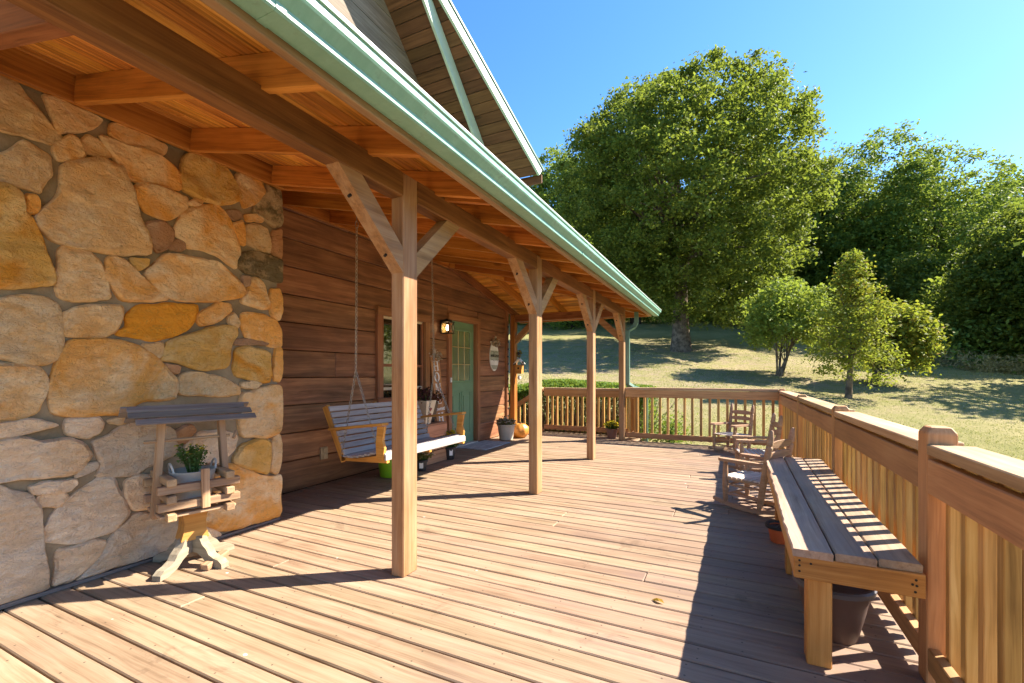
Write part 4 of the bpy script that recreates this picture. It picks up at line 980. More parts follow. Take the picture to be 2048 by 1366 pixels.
# ------------------------------------------------------------------ porch swing
sw = thing('porch_swing', 'weathered grey slatted porch swing hanging on chains', 'porch swing', (-3.09, 3.725, 0.0)); W1 = Vector((-3.09, 3.725, 0))
def sp_(x, y, z): return Vector((x, y, z)) - W1
ya, yb_ = 3.09, 4.36
seat = [(-2.725, .452), (-2.775, .462), (-2.845, .452), (-2.91, .436), (-2.975, .421), (-3.04, .408), (-3.105, .400), (-3.165, .402)]
for x, z in seat: board('seat_slat', sw, sp_(x, ya - .02, z), sp_(x, yb_ + .02, z), .058, .018, 'swing')
board('front_slat', sw, sp_(-2.695, ya - .02, .425), sp_(-2.695, yb_ + .02, .425), .018, .055, 'swing')
backp = [(-3.20 - .025 * k_ * 1.0, .435 + .0555 * k_) for k_ in range(8)]
bn = Vector((.055, 0, .025)).normalized()
for i, (x, z) in enumerate(backp): board('back_slat', sw, sp_(x + .014, ya - .02, z), sp_(x + .014, yb_ + .02, z), .049, .018, 'swing', up=bn)
for y in (ya + .012, (ya + yb_) / 2, yb_ - .012):
    board('back_frame', sw, sp_(-3.165, y, .365) - bn * .034, sp_(-3.405, y, .86) - bn * .034, .036, .07, 'swing_frame', up=bn)
    prism('seat_frame', sw, [(-.50, -.02), (0.03, .0), (.03, .04), (-.08, .055), (-.2, .035), (-.33, .012), (-.44, .012), (-.50, .04)], .036, 'swing_frame', sp_(-2.72, y, .375), (1, 0, 0), (0, 0, 1))
for y in (ya - .012, yb_ + .012):
    board('arm', sw, sp_(-3.34, y, .64), sp_(-2.70, y, .715), .085, .024, 'swing_frame')
    prism('arm_post', sw, [(-.035, 0), (.035, 0), (.05, .10), (.028, .17), (.05, .29), (-.03, .285), (-.045, .12)], .03, 'swing_frame', sp_(-2.75, y, .405), (1, 0, 0), (0, 0, 1))
# chains
def chain_mesh(m, p0, p1, link_l=.042, wdt=.016, r_=.0036):
    p0, p1 = Vector(p0), Vector(p1); L = (p1 - p0).length; n = int(L / (link_l * .80)); d = (p1 - p0).normalized(); F_ = frame(d, (0, 1, 0.3))
    for i in range(n):
        c = p0 + d * (L * (i + .5) / n); rot = F_ @ Matrix.Rotation(math.pi / 2 * (i % 2), 3, 'X')
        pts = [c + rot @ Vector((math.cos(a) * link_l / 2, math.sin(a) * wdt / 1.6, 0)) for a in np.linspace(0, 2 * math.pi, 9)]
        m.tube(pts, r_, 4, False)
for y, xt, zt in ((ya + .03, -3.07, 2.54), (yb_ - .03, -3.11, 2.54)):
    m = MB(); jn = (-3.08, y, 1.18)
    chain_mesh(m, sp_(xt, y, zt - .06), sp_(*jn)); chain_mesh(m, sp_(*jn), sp_(-2.76, y - .035 * (1 if y < 4 else -1), .40)); chain_mesh(m, sp_(*jn), sp_(-3.22, y - .035 * (1 if y < 4 else -1), .40))
    m.build('chain', 'chain', sw, True)
    m = MB(); m.tube([sp_(xt + .018 * math.sin(a), y, zt - .03 + .036 * math.cos(a)) for a in np.linspace(0, 2 * math.pi, 12)], .004, 5, False); m.tube([sp_(xt, y, zt + .005), sp_(xt, y, zs(xt) + .03)], .004, 6)
    m.build('snap_hook', 'chain', sw, True)

# ------------------------------------------------------------------ things along the wall
t = thing('wall_lantern', 'lit black wall lantern between the window and the green door', 'lantern', (WX + .005, 5.63, 1.83)); 
m = MB(); m.box((.012, 0, .05), (.024, .09, .13)); m.bar((.02, 0, .11), (.10, 0, .125), .02, .02); m.build('wall_plate', 'black', t)
m = MB(); s_ = .065
for sx in (-1, 1):
    for sy in (-1, 1): m.bar((.10 + sx * s_, sy * s_, -.075), (.10 + sx * s_, sy * s_, .085), .010, .010)
for z, e in ((-.08, .010), (.085, .012)): m.box((.10, 0, z), (2 * s_ + .025, 2 * s_ + .025, e))
m.box((.10, 0, .105), (.09, .09, .03))
for sx, sy, ax in ((1, 0, 'y'), (0, -1, 'x'), (0, 1, 'x')):
    for q in (-1, 1):
        a = Vector((.10 + sx * s_, sy * s_, 0)); e = Vector((0, s_, 0)) if ax == 'y' else Vector((s_, 0, 0))
        m.bar(a - e * q + Vector((0, 0, -.07)), a + e * q + Vector((0, 0, .078)), .005, .005)
m.build('cage', 'black', t)
lathe_obj('bulb', t, [(.0, -.045), (.018, -.03), (.024, .0), (.014, .035), (0, .05)], 'bulb', (.10, 0, 0), 14)
board('back_glass', t, (.037, -.055, 0), (.037, .055, 0), .14, .003, 'lampglass', up=(1, 0, 0))

# serif letters, drawn as outlines in a 1 x 1.25 cell
def letter(ch, m, o, s, ax, ay, t=.004):
    def P(x, y): return o + ax * ((x - .5) * s) + ay * ((y - .625) * s)
    az = ax.cross(ay).normalized() * t
    def quad(*pts):
        V = [P(*p) for p in pts]; n = len(V); m.add(V + [v + az for v in V], [list(range(n))[::-1], list(range(n, 2 * n))] + [[i, (i + 1) % n, n + (i + 1) % n, n + i] for i in range(n)])
    def rect(x0, y0, x1, y1): quad((x0, y0), (x1, y0), (x1, y1), (x0, y1))
    if ch == 'H':
        rect(.12, 0, .30, 1.25); rect(.70, 0, .88, 1.25); rect(.30, .57, .70, .67)
        for x in (.02, .60): rect(x, 0, x + .38, .07); rect(x, 1.18, x + .38, 1.25)
    elif ch == 'O':
        n = 24
        for i in range(n):
            a, b = 2 * math.pi * i / n, 2 * math.pi * (i + 1) / n
            quad((.5 + .46 * math.cos(a), .625 + .63 * math.sin(a)), (.5 + .46 * math.cos(b), .625 + .63 * math.sin(b)), (.5 + .25 * math.cos(b), .625 + .54 * math.sin(b)), (.5 + .25 * math.cos(a), .625 + .54 * math.sin(a)))
    elif ch == 'M':
        rect(.08, 0, .16, 1.25); rect(.78, 0, .96, 1.25); quad((.10, 1.25), (.30, 1.25), (.55, .25), (.47, .05)); quad((.47, .05), (.55, .25), (.80, 1.25), (.74, 1.25))
        rect(-.02, 0, .26, .07); rect(.68, 0, 1.05, .07); rect(-.02, 1.18, .2, 1.25); rect(.78, 1.18, 1.05, 1.25)
    elif ch == 'E':
        rect(.14, 0, .33, 1.25); rect(.04, 0, .88, .08); rect(.04, 1.17, .86, 1.25); rect(.33, .58, .66, .66); rect(.80, .08, .88, .35); rect(.78, .92, .86, 1.17); rect(.60, .46, .66, .78)
def script_text(name, body, par, mat, size, origin, ax, ay, shear=.3):
    cu = bpy.data.curves.new(name, 'FONT'); cu.body = body; cu.size = size; cu.shear = shear; cu.extrude = .0015; cu.align_x = 'CENTER'; cu.align_y = 'CENTER'; cu.space_character = .88; cu.offset = .0008
    to = bpy.data.objects.new(name, cu); COL.objects.link(to); bpy.context.view_layer.update()
    me = bpy.data.meshes.new_from_object(to.evaluated_get(bpy.context.evaluated_depsgraph_get())); bpy.data.objects.remove(to); bpy.data.curves.remove(cu)
    me.materials.clear(); me.materials.append(M[mat]); o = link(name, me, par); ax, ay = Vector(ax).normalized(), Vector(ay).normalized()
    o.matrix_local = Matrix.Translation(origin) @ Matrix((ax, ay, ax.cross(ay))).transposed().to_4x4(); return o
sg = thing('porch_sign', 'tall narrow brown sign with white letters leaning beside the door', 'sign', (-3.70, 5.46, 0))
S1 = Vector((-3.70, 5.46, 0)); b0 = Vector((0, 0, .0)); tp = Vector((-3.80, 5.36, 1.42)) - S1
sgd = (tp - b0).normalized(); sax = Vector((.18, 1, 0)).normalized(); sax = (sax - sgd * sax.dot(sgd)).normalized(); snn = sax.cross(sgd)
board('panel', sg, b0 + snn * -.012, tp - snn * .012, .175, .02, 'signwood', up=snn)
txt = ['H', 'O', 'M', 'E', None, 'H', 'O', 'M', 'E']
q = 1.27
for ch in txt:
    if ch is None:
        script_text('lettering', 'sweet', sg, 'white', .085, b0 + sgd * (q + .02) + snn * .0005, sax, sgd); q -= .105; continue
    m = MB(); letter(ch, m, b0 + sgd * q, .108, sax, sgd); m.build('letter', 'white', sg); q -= .158
C = np.array([tuple(tp - sgd * .02 + sax * R.gauss(.02, .045) + snn * abs(R.gauss(.02, .015)) + sgd * R.gauss(0, .035)) for _ in range(90)])
tag(link('dried_flowers', leaf_mesh('dried_flowers', C, .04, 'petal_dry', aspect=.8), sg), kind='stuff')

ov = thing('welcome_sign', 'oval welcome board with dried flowers on the wall beyond the door', 'sign', (WX + .008, 7.26, 1.47))
m = MB(); n = 40
def ell(a_, b_, x): return [(x, a_ * math.cos(2 * math.pi * i / n), b_ * math.sin(2 * math.pi * i / n)) for i in range(n)]
A_ = ell(.165, .265, 0); B_ = ell(.165, .265, .016); m.add(A_ + B_, [list(range(n))[::-1], list(range(n, 2 * n))] + [[i, (i + 1) % n, n + (i + 1) % n, n + i] for i in range(n)]); m.build('board', 'offwhite', ov)
for z0, z1 in ((-.235, -.16), (-.07, .10)):
    zz = np.linspace(z0, z1, 7); V = []
    for z in zz:
        hw = .160 * math.sqrt(max(0, 1 - (z / .262) ** 2)); V += [(.0185, -hw, z), (.0185, hw, z)]
    m = MB(); m.add(V, [[2 * i, 2 * i + 1, 2 * i + 3, 2 * i + 2] for i in range(6)]); m.build('stripe', 'sage', ov)
script_text('lettering', 'welcome', ov, 'black', .10, Vector((.021, 0, .015)), (0, 1, 0), (0, 0, 1))
m = MB()
for s in (-1, 1): m.tube([(.020, -.12 + .03 * i, s * .075 + .012 * math.sin(i * 1.3)) for i in range(9)], .0022, 4)
m.build('flourish', 'black', ov)
C = np.array([(R.uniform(.015, .06), R.gauss(.02, .065), .245 + R.gauss(0, .035)) for _ in range(130)]); tag(link('dried_flowers', leaf_mesh('dried_flowers', C, .05, 'petal_dry', aspect=.8), ov), kind='stuff')

o = thing('wall_outlet', 'ivory double outlet cover low on the wall left of the swing', 'outlet', (WX + .004, 3.45, .32))
m = MB(); m.box((.012, 0, 0), (.024, .085, .125)); m.build('plate', 'outlet', o)
for z in (-.03, .03): m = MB(); m.box((.03, 0, z), (.012, .05, .045)); m.build('cover', 'outlet', o)

mt = tag(link('door_mat', box_mesh(.86, .50, .012, .004, 'mat'), None, (-3.575, 6.42, .007), (0, 0, rad(90))), 'grey woven door mat on the deck in front of the green door', 'door mat')
cr = thing('wooden_crate', 'brown wooden crate standing under the window behind the swing', 'crate', (-3.62, 4.86, 0))
for k_ in range(3):
    z = .085 + k_ * .165
    for s in (-1, 1): board('crate_slat', cr, (s * .19, -.25, z), (s * .19, .25, z), .018, .155, 'crate'); board('crate_slat', cr, (-.18, s * .25, z), (.18, s * .25, z), .018, .155, 'crate')
board('crate_top', cr, (0, -.255, .505), (0, .255, .505), .39, .02, 'crate')
pl = thing('ribbed_pail', 'dark ribbed metal pail standing on the wooden crate', 'pail', (-3.64, 4.98, .516))
prof = [(.085, 0)] + [(.087 + .05 * k_ / 12 + (.004 if k_ % 2 else 0), .26 * k_ / 12) for k_ in range(1, 13)] + [(.13, .262), (.12, .2), (.085, .02)]
lathe_obj('body', pl, prof, 'dark_pail'); lathe_obj('soil', pl, [(.122, 0), (0, .01)], 'soil', (0, 0, .21), 20)
tuft('burgundy_plant', 'burgundy leaved plant growing out of the dark pail', 'plant', (-3.64, 4.98, .73), 40, .26, .24, .055, 'burgundy', dens=9, dome=True)
tp_ = thing('tapered_planter', 'cream tapered planter with red hearts beside the dark pail', 'planter', (-3.50, 4.72, .516))
m = MB(); V = []
for hw, z in ((.05, 0), (.105, .30)): V += [(-hw, -hw, z), (hw, -hw, z), (hw, hw, z), (-hw, hw, z)]
for hw, z in ((.09, .30), (.05, .03)): V += [(-hw, -hw, z), (hw, -hw, z), (hw, hw, z), (-hw, hw, z)]
m.add(V, [[3, 2, 1, 0]] + [[l * 4 + i, l * 4 + (i + 1) % 4, l * 4 + 4 + (i + 1) % 4, l * 4 + 4 + i] for l in range(3) for i in range(4)] + [[12, 13, 14, 15]]); m.build('body', 'cream', tp_)
for z, x in ((.19, .09), (.12, .078)):
    hs = [(.028 * math.sin(a) ** 3, .022 * (math.cos(a) - .38 * math.cos(2 * a) - .15 * math.cos(3 * a))) for a in np.linspace(0, 2 * math.pi, 17)[:-1]]
    prism('heart', tp_, hs, .004, 'red', (x, .0, z), (0, 1, 0), (.18, 0, 1))
tuft('burgundy_plant', 'dark red plant growing out of the cream tapered planter', 'plant', (-3.50, 4.72, .77), 18, .15, .12, .05, 'burgundy', dens=7, dome=True)
lb = thing('lime_bucket', 'lime green plastic tub under the swing', 'bucket', (-3.46, 4.06, 0))
lathe_obj('body', lb, [(.13, 0), (.135, .006), (.165, .24), (.162, .245), (.155, .24), (.125, .02)], 'lime', n=36)
lathe_obj('rim', lb, [(.164, .225), (.176, .228), (.176, .246), (.162, .248)], 'lime', n=36)
def mum(name, label, loc, r_, pot_mat, fl, nfl, h, spread, leaf='leaf_green', tagc=None, lsize=.03, plab=None):
    p = pot(name, label, 'pot', loc, r_, r_ * .75, r_ * 1.75, pot_mat, soil=True, rim=.006)
    if tagc: m = MB(); m.box((r_ * .9, 0, r_ * 1.05), (.006, .045, .08)); m.box((r_ * .9 + .004, 0, r_ * .92), (.002, .04, .025)); o = m.build('plant_label', tagc, p)
    tuft('chrysanthemum', plab, 'plant', (loc[0], loc[1], r_ * 1.42), 70, h, spread, lsize, leaf, fl, nfl, 12, .028, dome=True)
    return p
p = mum('nursery_pot', 'black nursery pot at the foot of the tall sign', (-3.44, 5.17, 0), .098, 'black_pot', 'flower_yellow', 62, .27, .19, tagc='white', plab='yellow chrysanthemum in the black nursery pot by the tall sign'); p.rotation_euler.z = -.6
p = mum('nursery_pot', 'small nursery pot with a white label under the far end of the swing', (-3.33, 4.42, 0), .075, 'black_pot', 'petal_dry', 20, .22, .14, 'leaf_dull', 'white', .028, plab='dull green plant in the small pot under the swing'); p.rotation_euler.z = -.9
mum('beige_pot', 'large beige pot by the wall corner in front of the pumpkin', (-3.56, 7.16, 0), .155, 'beige', 'petal_dry', 60, .16, .19, 'leaf_dull', None, .035, plab='faded chrysanthemum in the large beige pot')
pk = thing('pumpkin', 'orange pumpkin on the deck behind the beige pot', 'pumpkin', (-3.44, 7.48, 0))
lathe_obj('body', pk, [(.03, .012), (.10, .012), (.15, .07), (.165, .13), (.15, .20), (.09, .25), (.03, .24), (0, .232)], 'pumpkin', n=48, rf=lambda a: 1 + .06 * abs(math.cos(a * 5)))
m = MB(); m.tube([(0, 0, .235), (.005, 0, .26), (.02, .01, .285)], [.014, .009, .011], 7); m.build('stalk', 'twig', pk, True)
yp = mum('terracotta_pot', 'dull brown pot behind the far porch post', (-1.93, 8.14, 0), .10, 'terracotta', 'flower_yellow', 70, .17, .15, plab='yellow chrysanthemum in the pot behind the far porch post')

bh = thing('birdhouse_ornament', 'small hanging birdhouse with a sunflower and bells on the corner post', 'ornament', (-3.66, 7.93, 1.24))
m = MB(); m.box((0, 0, 0), (.13, .10, .17)); m.build('box', 'stained', bh)
for s in (-1, 1): board('roof_panel', bh, (0, 0, .20), (s * .10, 0, .10), .12, .014, 'offwhite', up=(s, 0, 1))
m = MB(); m.tube([(0, -.05, .02), (0, -.056, .02)], .02, 12); m.build('entry_hole', 'dark', bh)
m = MB(); m.tube([(0, 0, .18), (0, 0, .27)], .01, 6); m.build('stem', 'twig', bh)
C = np.array([(.055 * math.cos(a) * k_, -.02, .30 + .06 * math.sin(a) * k_) for a in np.linspace(0, 6.28, 26) for k_ in (.7, 1)]); link('sunflower', leaf_mesh('sunflower', C, .045, 'leaf_orange', aspect=.6), bh)
m = MB(); m.lathe([(.0, -.02), (.028, 0), (.03, .01), (0, .022)], n=12); m.build('flower_centre', 'bark_dark', bh, True, (0, -.035, .30), (rad(90), 0, 0))
for s in (-1, 1): lathe_obj('bell', bh, [(.04, 0), (.028, .02), (.022, .055), (0, .07)], 'dark_pail', (s * .085, -.03, .085), 14)
m = MB(); m.tube([(0, 0, -.085), (0, 0, -.12)], .003, 4); m.lathe([(.0, -.20), (.03, -.185), (.034, -.15), (.02, -.12), (0, -.115)], n=12); m.build('seed_jar', 'white', bh, True)
m = MB(); m.bar((-.065, .03, 0), (-.085, .03, 0), .03, .06); m.build('bracket', 'black', bh)
st = thing('string_lights', 'string of small dark bulbs running down the wall corner', 'string lights', (-3.83, 7.735, 0))
m = MB(); m.tube([(.012 + .004 * math.sin(i * 1.7), .006 * math.cos(i * 2.1), .15 + i * .08) for i in range(26)], .003, 5); m.build('wire', 'black', st)
for i in range(14): lathe_obj('bulb', st, [(0, -.022), (.012, -.012), (.012, .005), (.006, .016), (0, .018)], 'black', (.028, .004 * (-1) ** i, .22 + i * .14), 8)
# fallen leaf
lf = Vector(on_z(1315, 1204, 0)); m = MB()
m.add([(-.03, 0, .004), (-.012, .014, .012), (.018, .012, .016), (.036, 0, .006), (.015, -.013, .014), (-.012, -.012, .008), (0, 0, .018)], [[6, i, (i + 1) % 6] for i in range(6)])
o = m.build('fallen_leaf', 'leaf_orange', None, False, lf, (0, 0, -.3)); tag(o, 'curled orange leaf lying on the sunny deck boards', 'leaf')

# ------------------------------------------------------------------ trees
def crown_points(rng, rx, ry, rz, n_cl, per, cl_r, shell=2.2, lump=0.22, low=-0.75, shape=None, flat=0.6):
    D = rng.normal(size=(n_cl * 3, 3)); D /= np.linalg.norm(D, axis=1)[:, None]; D = D[D[:, 2] >= low][:n_cl]
    lobes = rng.normal(size=(11, 3)); lobes /= np.linalg.norm(lobes, axis=1)[:, None]
    k_ = 1 + lump * (np.max(D @ lobes.T, axis=1) - 0.72) * 2
    r_ = rng.random(len(D)) ** (1 / shell) * k_
    P = D * r_[:, None] * np.array([rx, ry, rz])
    if shape: P = shape(P, rz)
    N = rng.poisson(per, len(P)) + 2
    idx = np.repeat(np.arange(len(P)), N)
    off = rng.normal(size=(len(idx), 3)) * cl_r * (0.6 + 0.8 * rng.random(len(P)))[idx][:, None] * 0.55
    off[:, 2] = off[:, 2] * flat - 0.25 * np.hypot(off[:, 0], off[:, 1])
    return P, P[idx] + off
def tree(name, label, base, height, rx, ry, rz, cz, leaf_mat, bark, n_cl, per, cl_r, leaf, trunk_r, seed, group, n_limb=16, shape=None, trunks=1, lean=(0, 0), low=-.75, extra=None, lump=.22, shell=2.6):
    rng = np.random.default_rng(seed); rr = random.Random(seed)
    t = thing(name, label, 'tree', base, 0, group)
    P, L = crown_points(rng, rx, ry, rz, n_cl, per, cl_r, shape=shape, low=low, lump=lump, shell=shell); off = np.array([lean[0], lean[1], cz]); P = P + off; L = L + off
    m = MB()
    for k_ in range(trunks):
        a = rr.uniform(0, 6.28); sp = 0 if trunks == 1 else rr.uniform(.4, 1.0)
        top = Vector((lean[0] + sp * math.cos(a) * rx * .5, lean[1] + sp * math.sin(a) * ry * .5, cz + rz * (.55 if trunks == 1 else .1)))
        b = Vector((rr.uniform(-.1, .1) * (trunks > 1), rr.uniform(-.1, .1) * (trunks > 1), -.3)); pts = []; rs = []
        for i in range(10):
            s = i / 9; q = b.lerp(top, s) + Vector((math.sin(s * 5 + k_) * .03 * height * .3, math.cos(s * 4 + seed) * .03 * height * .3, 0)) * s
            pts.append(q); rs.append(trunk_r * ((1.3 if i == 0 else 1.08 if i == 1 else 1) * (1 - .85 * s)) * (1 if trunks == 1 else rr.uniform(.4, .7)))
        m.tube(pts, rs, 10)
        for j in range(n_limb // trunks):
            s = rr.uniform(.28 if trunks == 1 else .3, .9); i = int(s * 9); st_ = pts[i].lerp(pts[i + 1], s * 9 - i); tg = Vector(P[rr.randrange(len(P))])
            if tg.z < st_.z - .1 * height: tg.z = st_.z + .05 * height
            md = st_.lerp(tg, .5) + Vector((0, 0, .08 * (tg - st_).length)); r0 = rs[i] * .5
            m.tube([st_, st_.lerp(md, .5), md, md.lerp(tg, .5), tg], [r0, r0 * .75, r0 * .5, r0 * .3, r0 * .12], 5, False)
            for q in range(3):
                t2 = Vector(P[rr.randrange(len(P))])
                if (t2 - md).length < .6 * max(rx, rz): m.tube([md, md.lerp(t2, .5) + Vector((0, 0, .1)), t2], [r0 * .4, r0 * .25, r0 * .08], 4, False)
    m.build('trunk', bark, t, True)
    tag(link('crown', leaf_mesh('crown', L, leaf, leaf_mat, rng=rng), t), kind='stuff')
    if extra:
        mt, frac, zmin = extra; sel = L[(rng.random(len(L)) < frac) & (L[:, 2] > zmin)]; tag(link('turning_leaves', leaf_mesh('turning', sel + rng.normal(size=sel.shape) * .05, leaf, mt, rng=rng), t), kind='stuff')
    return t
def tree_at(name, label, px, py_base, px_c, py_top, py_bot, half_w, leaf_mat, bark, n_cl, per, cl_r, leaf, trunk_r, seed, group, t_=None, **kw):
    """base pixel on the lawn gives the distance; crown extents follow from it"""
    t = t_ or ground_hit(px, py_base); d = ray(px, py_base); bx, by = d[0] * t, d[1] * t; bz = ground_z(bx, by)
    zt = CAMH + (YH - py_top) / FPX * t - bz; zb_ = CAMH + (YH - py_bot) / FPX * t - bz; rw = half_w / FPX * t
    sh = (px_c - px) / FPX * t
    lean = (CS * sh, SN * sh)
    return tree(name, label, (bx, by, bz), zt, rw, rw, (zt - zb_) / 2, (zt + zb_) / 2, leaf_mat, bark, n_cl, per, cl_r, leaf, trunk_r * t / FPX, seed, group, lean=lean, **kw)
def round_top(P, rz):
    P = P.copy(); f = np.where(P[:, 2] < 0, 1.06 - 0.05 * (P[:, 2] / rz) ** 2, 1.0); P[:, :2] *= f[:, None]; return P
def cone(P, rz):
    P = P.copy(); f = 1.30 - 1.12 * (P[:, 2] / rz + 1) / 2; P[:, :2] *= f[:, None]; return P
tree_at('shade_tree', 'huge rounded green shade tree rising behind the porch roof', 1362, 702, 1356, 166, 640, 218, 'leaf_main', 'bark', 2000, 72, .48, .18, 17, 3, 'trees on the lawn', shape=round_top, n_limb=40, lump=.30, low=-1, shell=3.6, extra=('leaf_lime', .2, -9))
tree_at('multi_stem_tree', 'light green multi stemmed tree in front of the shade tree', 1552, 752, 1578, 565, 722, 88, 'leaf_lime', 'bark', 320, 50, .32, .135, 5, 5, 'trees on the lawn', n_limb=20, trunks=5, low=-.6)
tree_at('young_tree', 'slim young tree with yellow orange tips beyond the railing', 1696, 796, 1706, 500, 772, 76, 'leaf_yellow', 'bark', 340, 32, .24, .09, 6.5, 8, 'trees on the lawn', shape=cone, n_limb=22, low=-.95, extra=('leaf_orange', .10, 2.6))
tree_at('leaning_tree', 'yellowing tree with a leaning dark trunk behind the young tree', 1738, 772, 1795, 605, 750, 56, 'leaf_yellow', 'bark_dark', 260, 46, .34, .14, 9, 9, 'trees on the lawn', n_limb=16, low=-.8, extra=('leaf_orange', .07, 0))
G = 'trees of the wood'
WOODS = [  # px, base row, crown centre px, top, bottom, half width, distance, leaves, label, seed
    (1745, 700, 1740, 288, 660, 120, 33, 'leaf_dark', 'tall dark green tree right of the huge shade tree', 21),
    (1880, 720, 1872, 320, 700, 125, 30, 'leaf_dark', 'broad dark green tree at the right of the wood', 22),
    (2045, 720, 2050, 335, 700, 95, 36, 'leaf_dark', 'dark treetop at the right edge behind the lighter trees', 23),
    (1985, 775, 2010, 440, 765, 85, 21, 'leaf_main', 'mid green tree nearest the right edge of the lawn', 24),
    (1925, 765, 1905, 560, 755, 62, 24, 'leaf_lime', 'low light green tree below the broad dark tree', 25),
    (2120, 800, 2130, 420, 790, 95, 20, 'leaf_main', 'green tree just past the right edge of the lawn', 26),
    (1140, 655, 1120, 325, 640, 85, 40, 'leaf_dark', 'dark tree left behind the huge shade tree', 27),
    (1272, 662, 1240, 300, 600, 110, 44, 'leaf_dark', 'dark tree directly behind the huge shade tree', 28),
    (1460, 672, 1470, 300, 600, 110, 42, 'leaf_dark', 'dark tree behind the right half of the shade tree', 29),
    (1505, 676, 1560, 330, 630, 90, 38, 'leaf_dark', 'dark tree between the shade tree and tall dark tree', 30),
    (1640, 690, 1640, 400, 650, 80, 40, 'leaf_dark', 'dark tree behind the multi stemmed tree', 31),
    (1690, 705, 1668, 360, 690, 70, 36, 'leaf_dark', 'narrow dark tree between the tall dark tree and shade tree', 33),
    (1810, 715, 1812, 362, 700, 90, 38, 'leaf_dark', 'dark tree between the tall and broad dark trees', 34),
    (1950, 735, 1950, 395, 720, 85, 33, 'leaf_dark', 'dark tree left of the right edge treetop', 35),
    (1850, 745, 1840, 520, 735, 70, 27, 'leaf_main', 'low mid green tree behind the yellowing tree', 36),
    (1000, 650, 1000, 420, 640, 90, 46, 'leaf_dark', 'dark tree hidden mostly by the porch roof', 32),
]
for (px, pb, pc, pt, pbt, hw, dist, lm, lab, sd) in WOODS:
    nf = int(hw * (pbt - pt) / 42); k_ = dist / 33
    tree_at('woodland_tree', lab, px, pb, pc, pt, pbt, hw, lm, 'bark_dark', min(800, int(nf * 1.7)), 44, .46 * k_ + .10, .17 * k_ + .06, 9, sd, G, t_=dist, n_limb=12, lump=.32, low=-1, shell=3.4)
# further trees fill the wood: copies of three of the trees above
src = [o for o in COL.objects if o.name.startswith('woodland_tree') and o.type == 'EMPTY']
for i in range(26):
    px = 960 + i * 46 + R.uniform(-15, 15); dist = R.uniform(47, 60) if px < 1640 else R.uniform(40, 52)
    u_ = (px - 1024) / FPX; x, y = (-SN + u_ * CS) * dist, (CS + u_ * SN) * dist
    c = copy_tree(src[(0, 6, 7, 8)[i % 4]]); sc_ = R.uniform(.62, .8); c.scale = (sc_ * 1.15, sc_ * 1.15, sc_); c.rotation_euler = (0, 0, R.uniform(0, 6.28))
    c.location = (x, y, ground_z(x, y) - 1.2); tag(c, 'dark tree deep in the wood behind the nearer trees', 'tree', 'trees deep in the wood')
# low undergrowth along the wood edge: one uncountable mass
C = []
for i in range(1500):
    px = R.uniform(1000, 2400); t_ = 46 if px < 1620 else (36 if px < 1880 else R.uniform(21, 27)); t_ += R.uniform(-2.5, 3.5)
    u_ = (px - 1024) / FPX; x, y = (-SN + u_ * CS) * t_, (CS + u_ * SN) * t_; z0 = ground_z(x, y); hh = R.uniform(.4, 2.8) * (1.0 if px > 1620 else 1.2)
    for k_ in range(26): C.append((x + R.gauss(0, .55), y + R.gauss(0, .55), z0 + R.uniform(0, hh)))
tag(link('undergrowth', leaf_mesh('undergrowth', np.array(C), .22, 'leaf_dark')), 'dark undergrowth along the foot of the wood', 'undergrowth', kind='stuff')
C = []
for i in range(2600):
    px = R.uniform(1840, 2300); t_ = 19.5 + R.uniform(-.8, 2.8) + max(0, (1960 - px)) * .02
    u_ = (px - 1024) / FPX; x, y = (-SN + u_ * CS) * t_, (CS + u_ * SN) * t_; z0 = ground_z(x, y); hh = R.uniform(.2, .8)
    for k_ in range(7): s = R.random(); C.append((x + R.gauss(0, .12) * s, y + R.gauss(0, .12) * s, z0 + hh * s))
tag(link('tall_grass', leaf_mesh('tall_grass', np.array(C), .16, 'drygrass', up=-.2, aspect=.25)), 'strip of tall dry grass between the lawn and the wood', 'tall grass', kind='stuff')
# trees further to the right of the picture, where the window and door reflect them
for i, (x, y, h_) in enumerate(((22, 9, 9), (27, 15, 11), (20, 17, 8), (29, 3, 10), (25, 22, 11), (33, 10, 12), (24, 27, 11), (18, 24, 8), (30, -5, 10), (13, 21.8, 8))):
    z0 = ground_z(x, y)
    tree('woodland_tree', ('light green tree', 'yellowing tree', 'mid green tree')[i % 3] + ' beyond the right side of the deck', (x, y, z0), h_, h_ * .36, h_ * .36, h_ * .42, h_ * .56, ('leaf_lime', 'leaf_yellow', 'leaf_main')[i % 3], 'bark_dark', 170, 30, .8, .28, .2, 50 + i, 'trees right of the deck', n_limb=8)

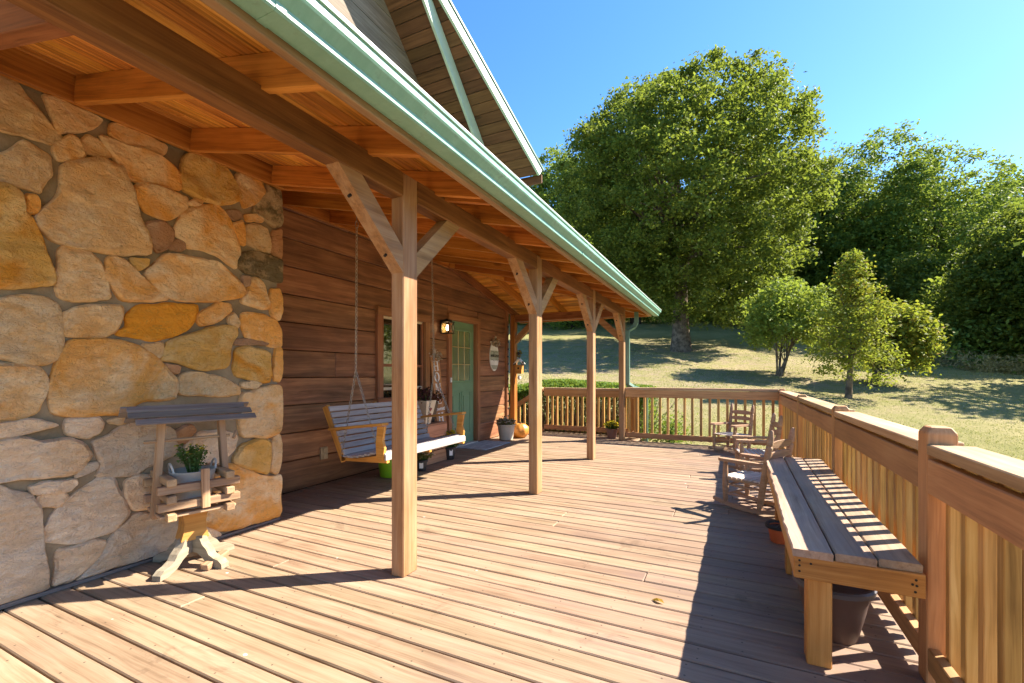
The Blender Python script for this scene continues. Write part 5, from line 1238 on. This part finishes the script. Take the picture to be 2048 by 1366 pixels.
# ------------------------------------------------------------------ lawn blades
n = 100000
u_ = RNG.uniform(-.35, 1.35, n); t_ = 4.0 + 24 * RNG.random(n) ** 1.25
X = (-SN + u_ * CS) * t_; Y = (CS + u_ * SN) * t_
ok = ~((X < .95) & (Y < 8.75)); X, Y = X[ok], Y[ok]
pn = np.array([mnoise.noise((x * .35, y * .35, 0)) + .5 * mnoise.noise((x * 1.1, y * 1.1, 4)) for x, y in zip(X, Y)])
for nm, mt, sel, lab in (('lawn_grass', 'grass', pn > -.12 + RNG.normal(size=len(X)) * .3, 'short green grass blades on the lawn'), ('dry_lawn_grass', 'drygrass', pn <= -.02 + RNG.normal(size=len(X)) * .3, 'short straw coloured dry grass on the lawn')):
    x, y = X[sel], Y[sel]; k_ = len(x); z = np.array([ground_z(a, b) for a, b in zip(x, y)])
    h_ = RNG.uniform(.015, .04, k_); a = RNG.uniform(0, 6.28, k_); wd = RNG.uniform(.003, .007, k_) * (1 + t_[ok][sel] / 12)
    B = np.stack([x, y, z - .01], 1); S = np.stack([np.cos(a), np.sin(a), 0 * a], 1) * wd[:, None]
    T = B + np.stack([RNG.normal(size=k_) * .02, RNG.normal(size=k_) * .02, h_ + .01], 1)
    V = np.stack([B - S, B + S, T], 1).reshape(-1, 3); me = bpy.data.meshes.new(nm)
    me.vertices.add(3 * k_); me.loops.add(3 * k_); me.polygons.add(k_)
    me.vertices.foreach_set('co', V.astype(np.float32).ravel()); me.loops.foreach_set('vertex_index', np.arange(3 * k_, dtype=np.int32)); me.polygons.foreach_set('loop_start', np.arange(0, 3 * k_, 3, dtype=np.int32))
    try: me.polygons.foreach_set('loop_total', np.full(k_, 3, dtype=np.int32))
    except Exception: pass
    me.update(calc_edges=True); me.materials.append(M[mt]); tag(link(nm, me), lab, 'grass', kind='stuff')

# ------------------------------------------------------------------ hedge and small bush behind the far railing
hg = thing('clipped_hedge', 'clipped green hedge with bare stems behind the far left railing', 'hedge', (-3.2, 9.55, ground_z(-3.2, 9.55)))
hz = ground_z(-3.2, 9.55); top = 1.04 - hz; C = []; m = MB()
for i in range(26000):
    x = R.uniform(-1.75, 1.75); yy = R.uniform(-.55, .55); prof_ = top * (1 - .10 * max(0, x / 1.7) - .55 * max(0, -x / 1.75 - .25) ** 1.6)
    e = math.sqrt(max(0.02, 1 - (yy / .6) ** 2 * .35)); z = prof_ * e - abs(R.gauss(0, .10)); C.append((x, yy, z))
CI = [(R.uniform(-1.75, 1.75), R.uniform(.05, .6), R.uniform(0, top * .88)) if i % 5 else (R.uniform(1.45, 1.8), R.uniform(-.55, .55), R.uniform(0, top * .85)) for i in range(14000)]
tag(link('inner_shade_foliage', leaf_mesh('inner_shade_foliage', np.array(CI), .06, 'leaf_dark'), hg), kind='stuff')  # darker leaf colour paints the shade inside the hedge
for i in range(3000):
    x = R.uniform(-1.75, 1.75); C.append((x, R.choice([-.55, .55]) + R.gauss(0, .06), R.uniform(.1, top * .8)) if abs(x) > 1.3 or R.random() < .12 else (x, R.uniform(-.5, .5), R.uniform(top * .7, top * .92)))
tag(link('foliage', leaf_mesh('foliage', np.array(C), .045, 'leaf_hedge'), hg), kind='stuff')
for i in range(260):
    x, yy = R.uniform(-1.6, 1.7), R.uniform(-.45, .15); tp2 = Vector((x + R.gauss(0, .25), yy + R.gauss(0, .15), top * R.uniform(.6, .85))); b = Vector((x, yy, -.05))
    m.tube([b, b.lerp(tp2, .5) + Vector((R.gauss(0, .06), R.gauss(0, .05), 0)), tp2], [.012, .008, .003], 5, False)
m.build('stem', 'twig', hg)
bs = thing('small_bush', 'small light green bush behind the far railing beside the downspout', 'bush', (-1.02, 8.95, ground_z(-1.02, 8.95)))
C = [(R.gauss(0, .15), R.gauss(0, .15), abs(R.gauss(.28, .16))) for _ in range(1500)]
tag(link('foliage', leaf_mesh('foliage', np.array(C), .05, 'leaf_hedge'), bs), kind='stuff')
m = MB()
for i in range(8): m.tube([(0, 0, -.05), (R.gauss(0, .05), R.gauss(0, .05), .2), (R.gauss(0, .12), R.gauss(0, .12), .4)], [.008, .006, .003], 5, False)
m.build('stem', 'twig', bs)
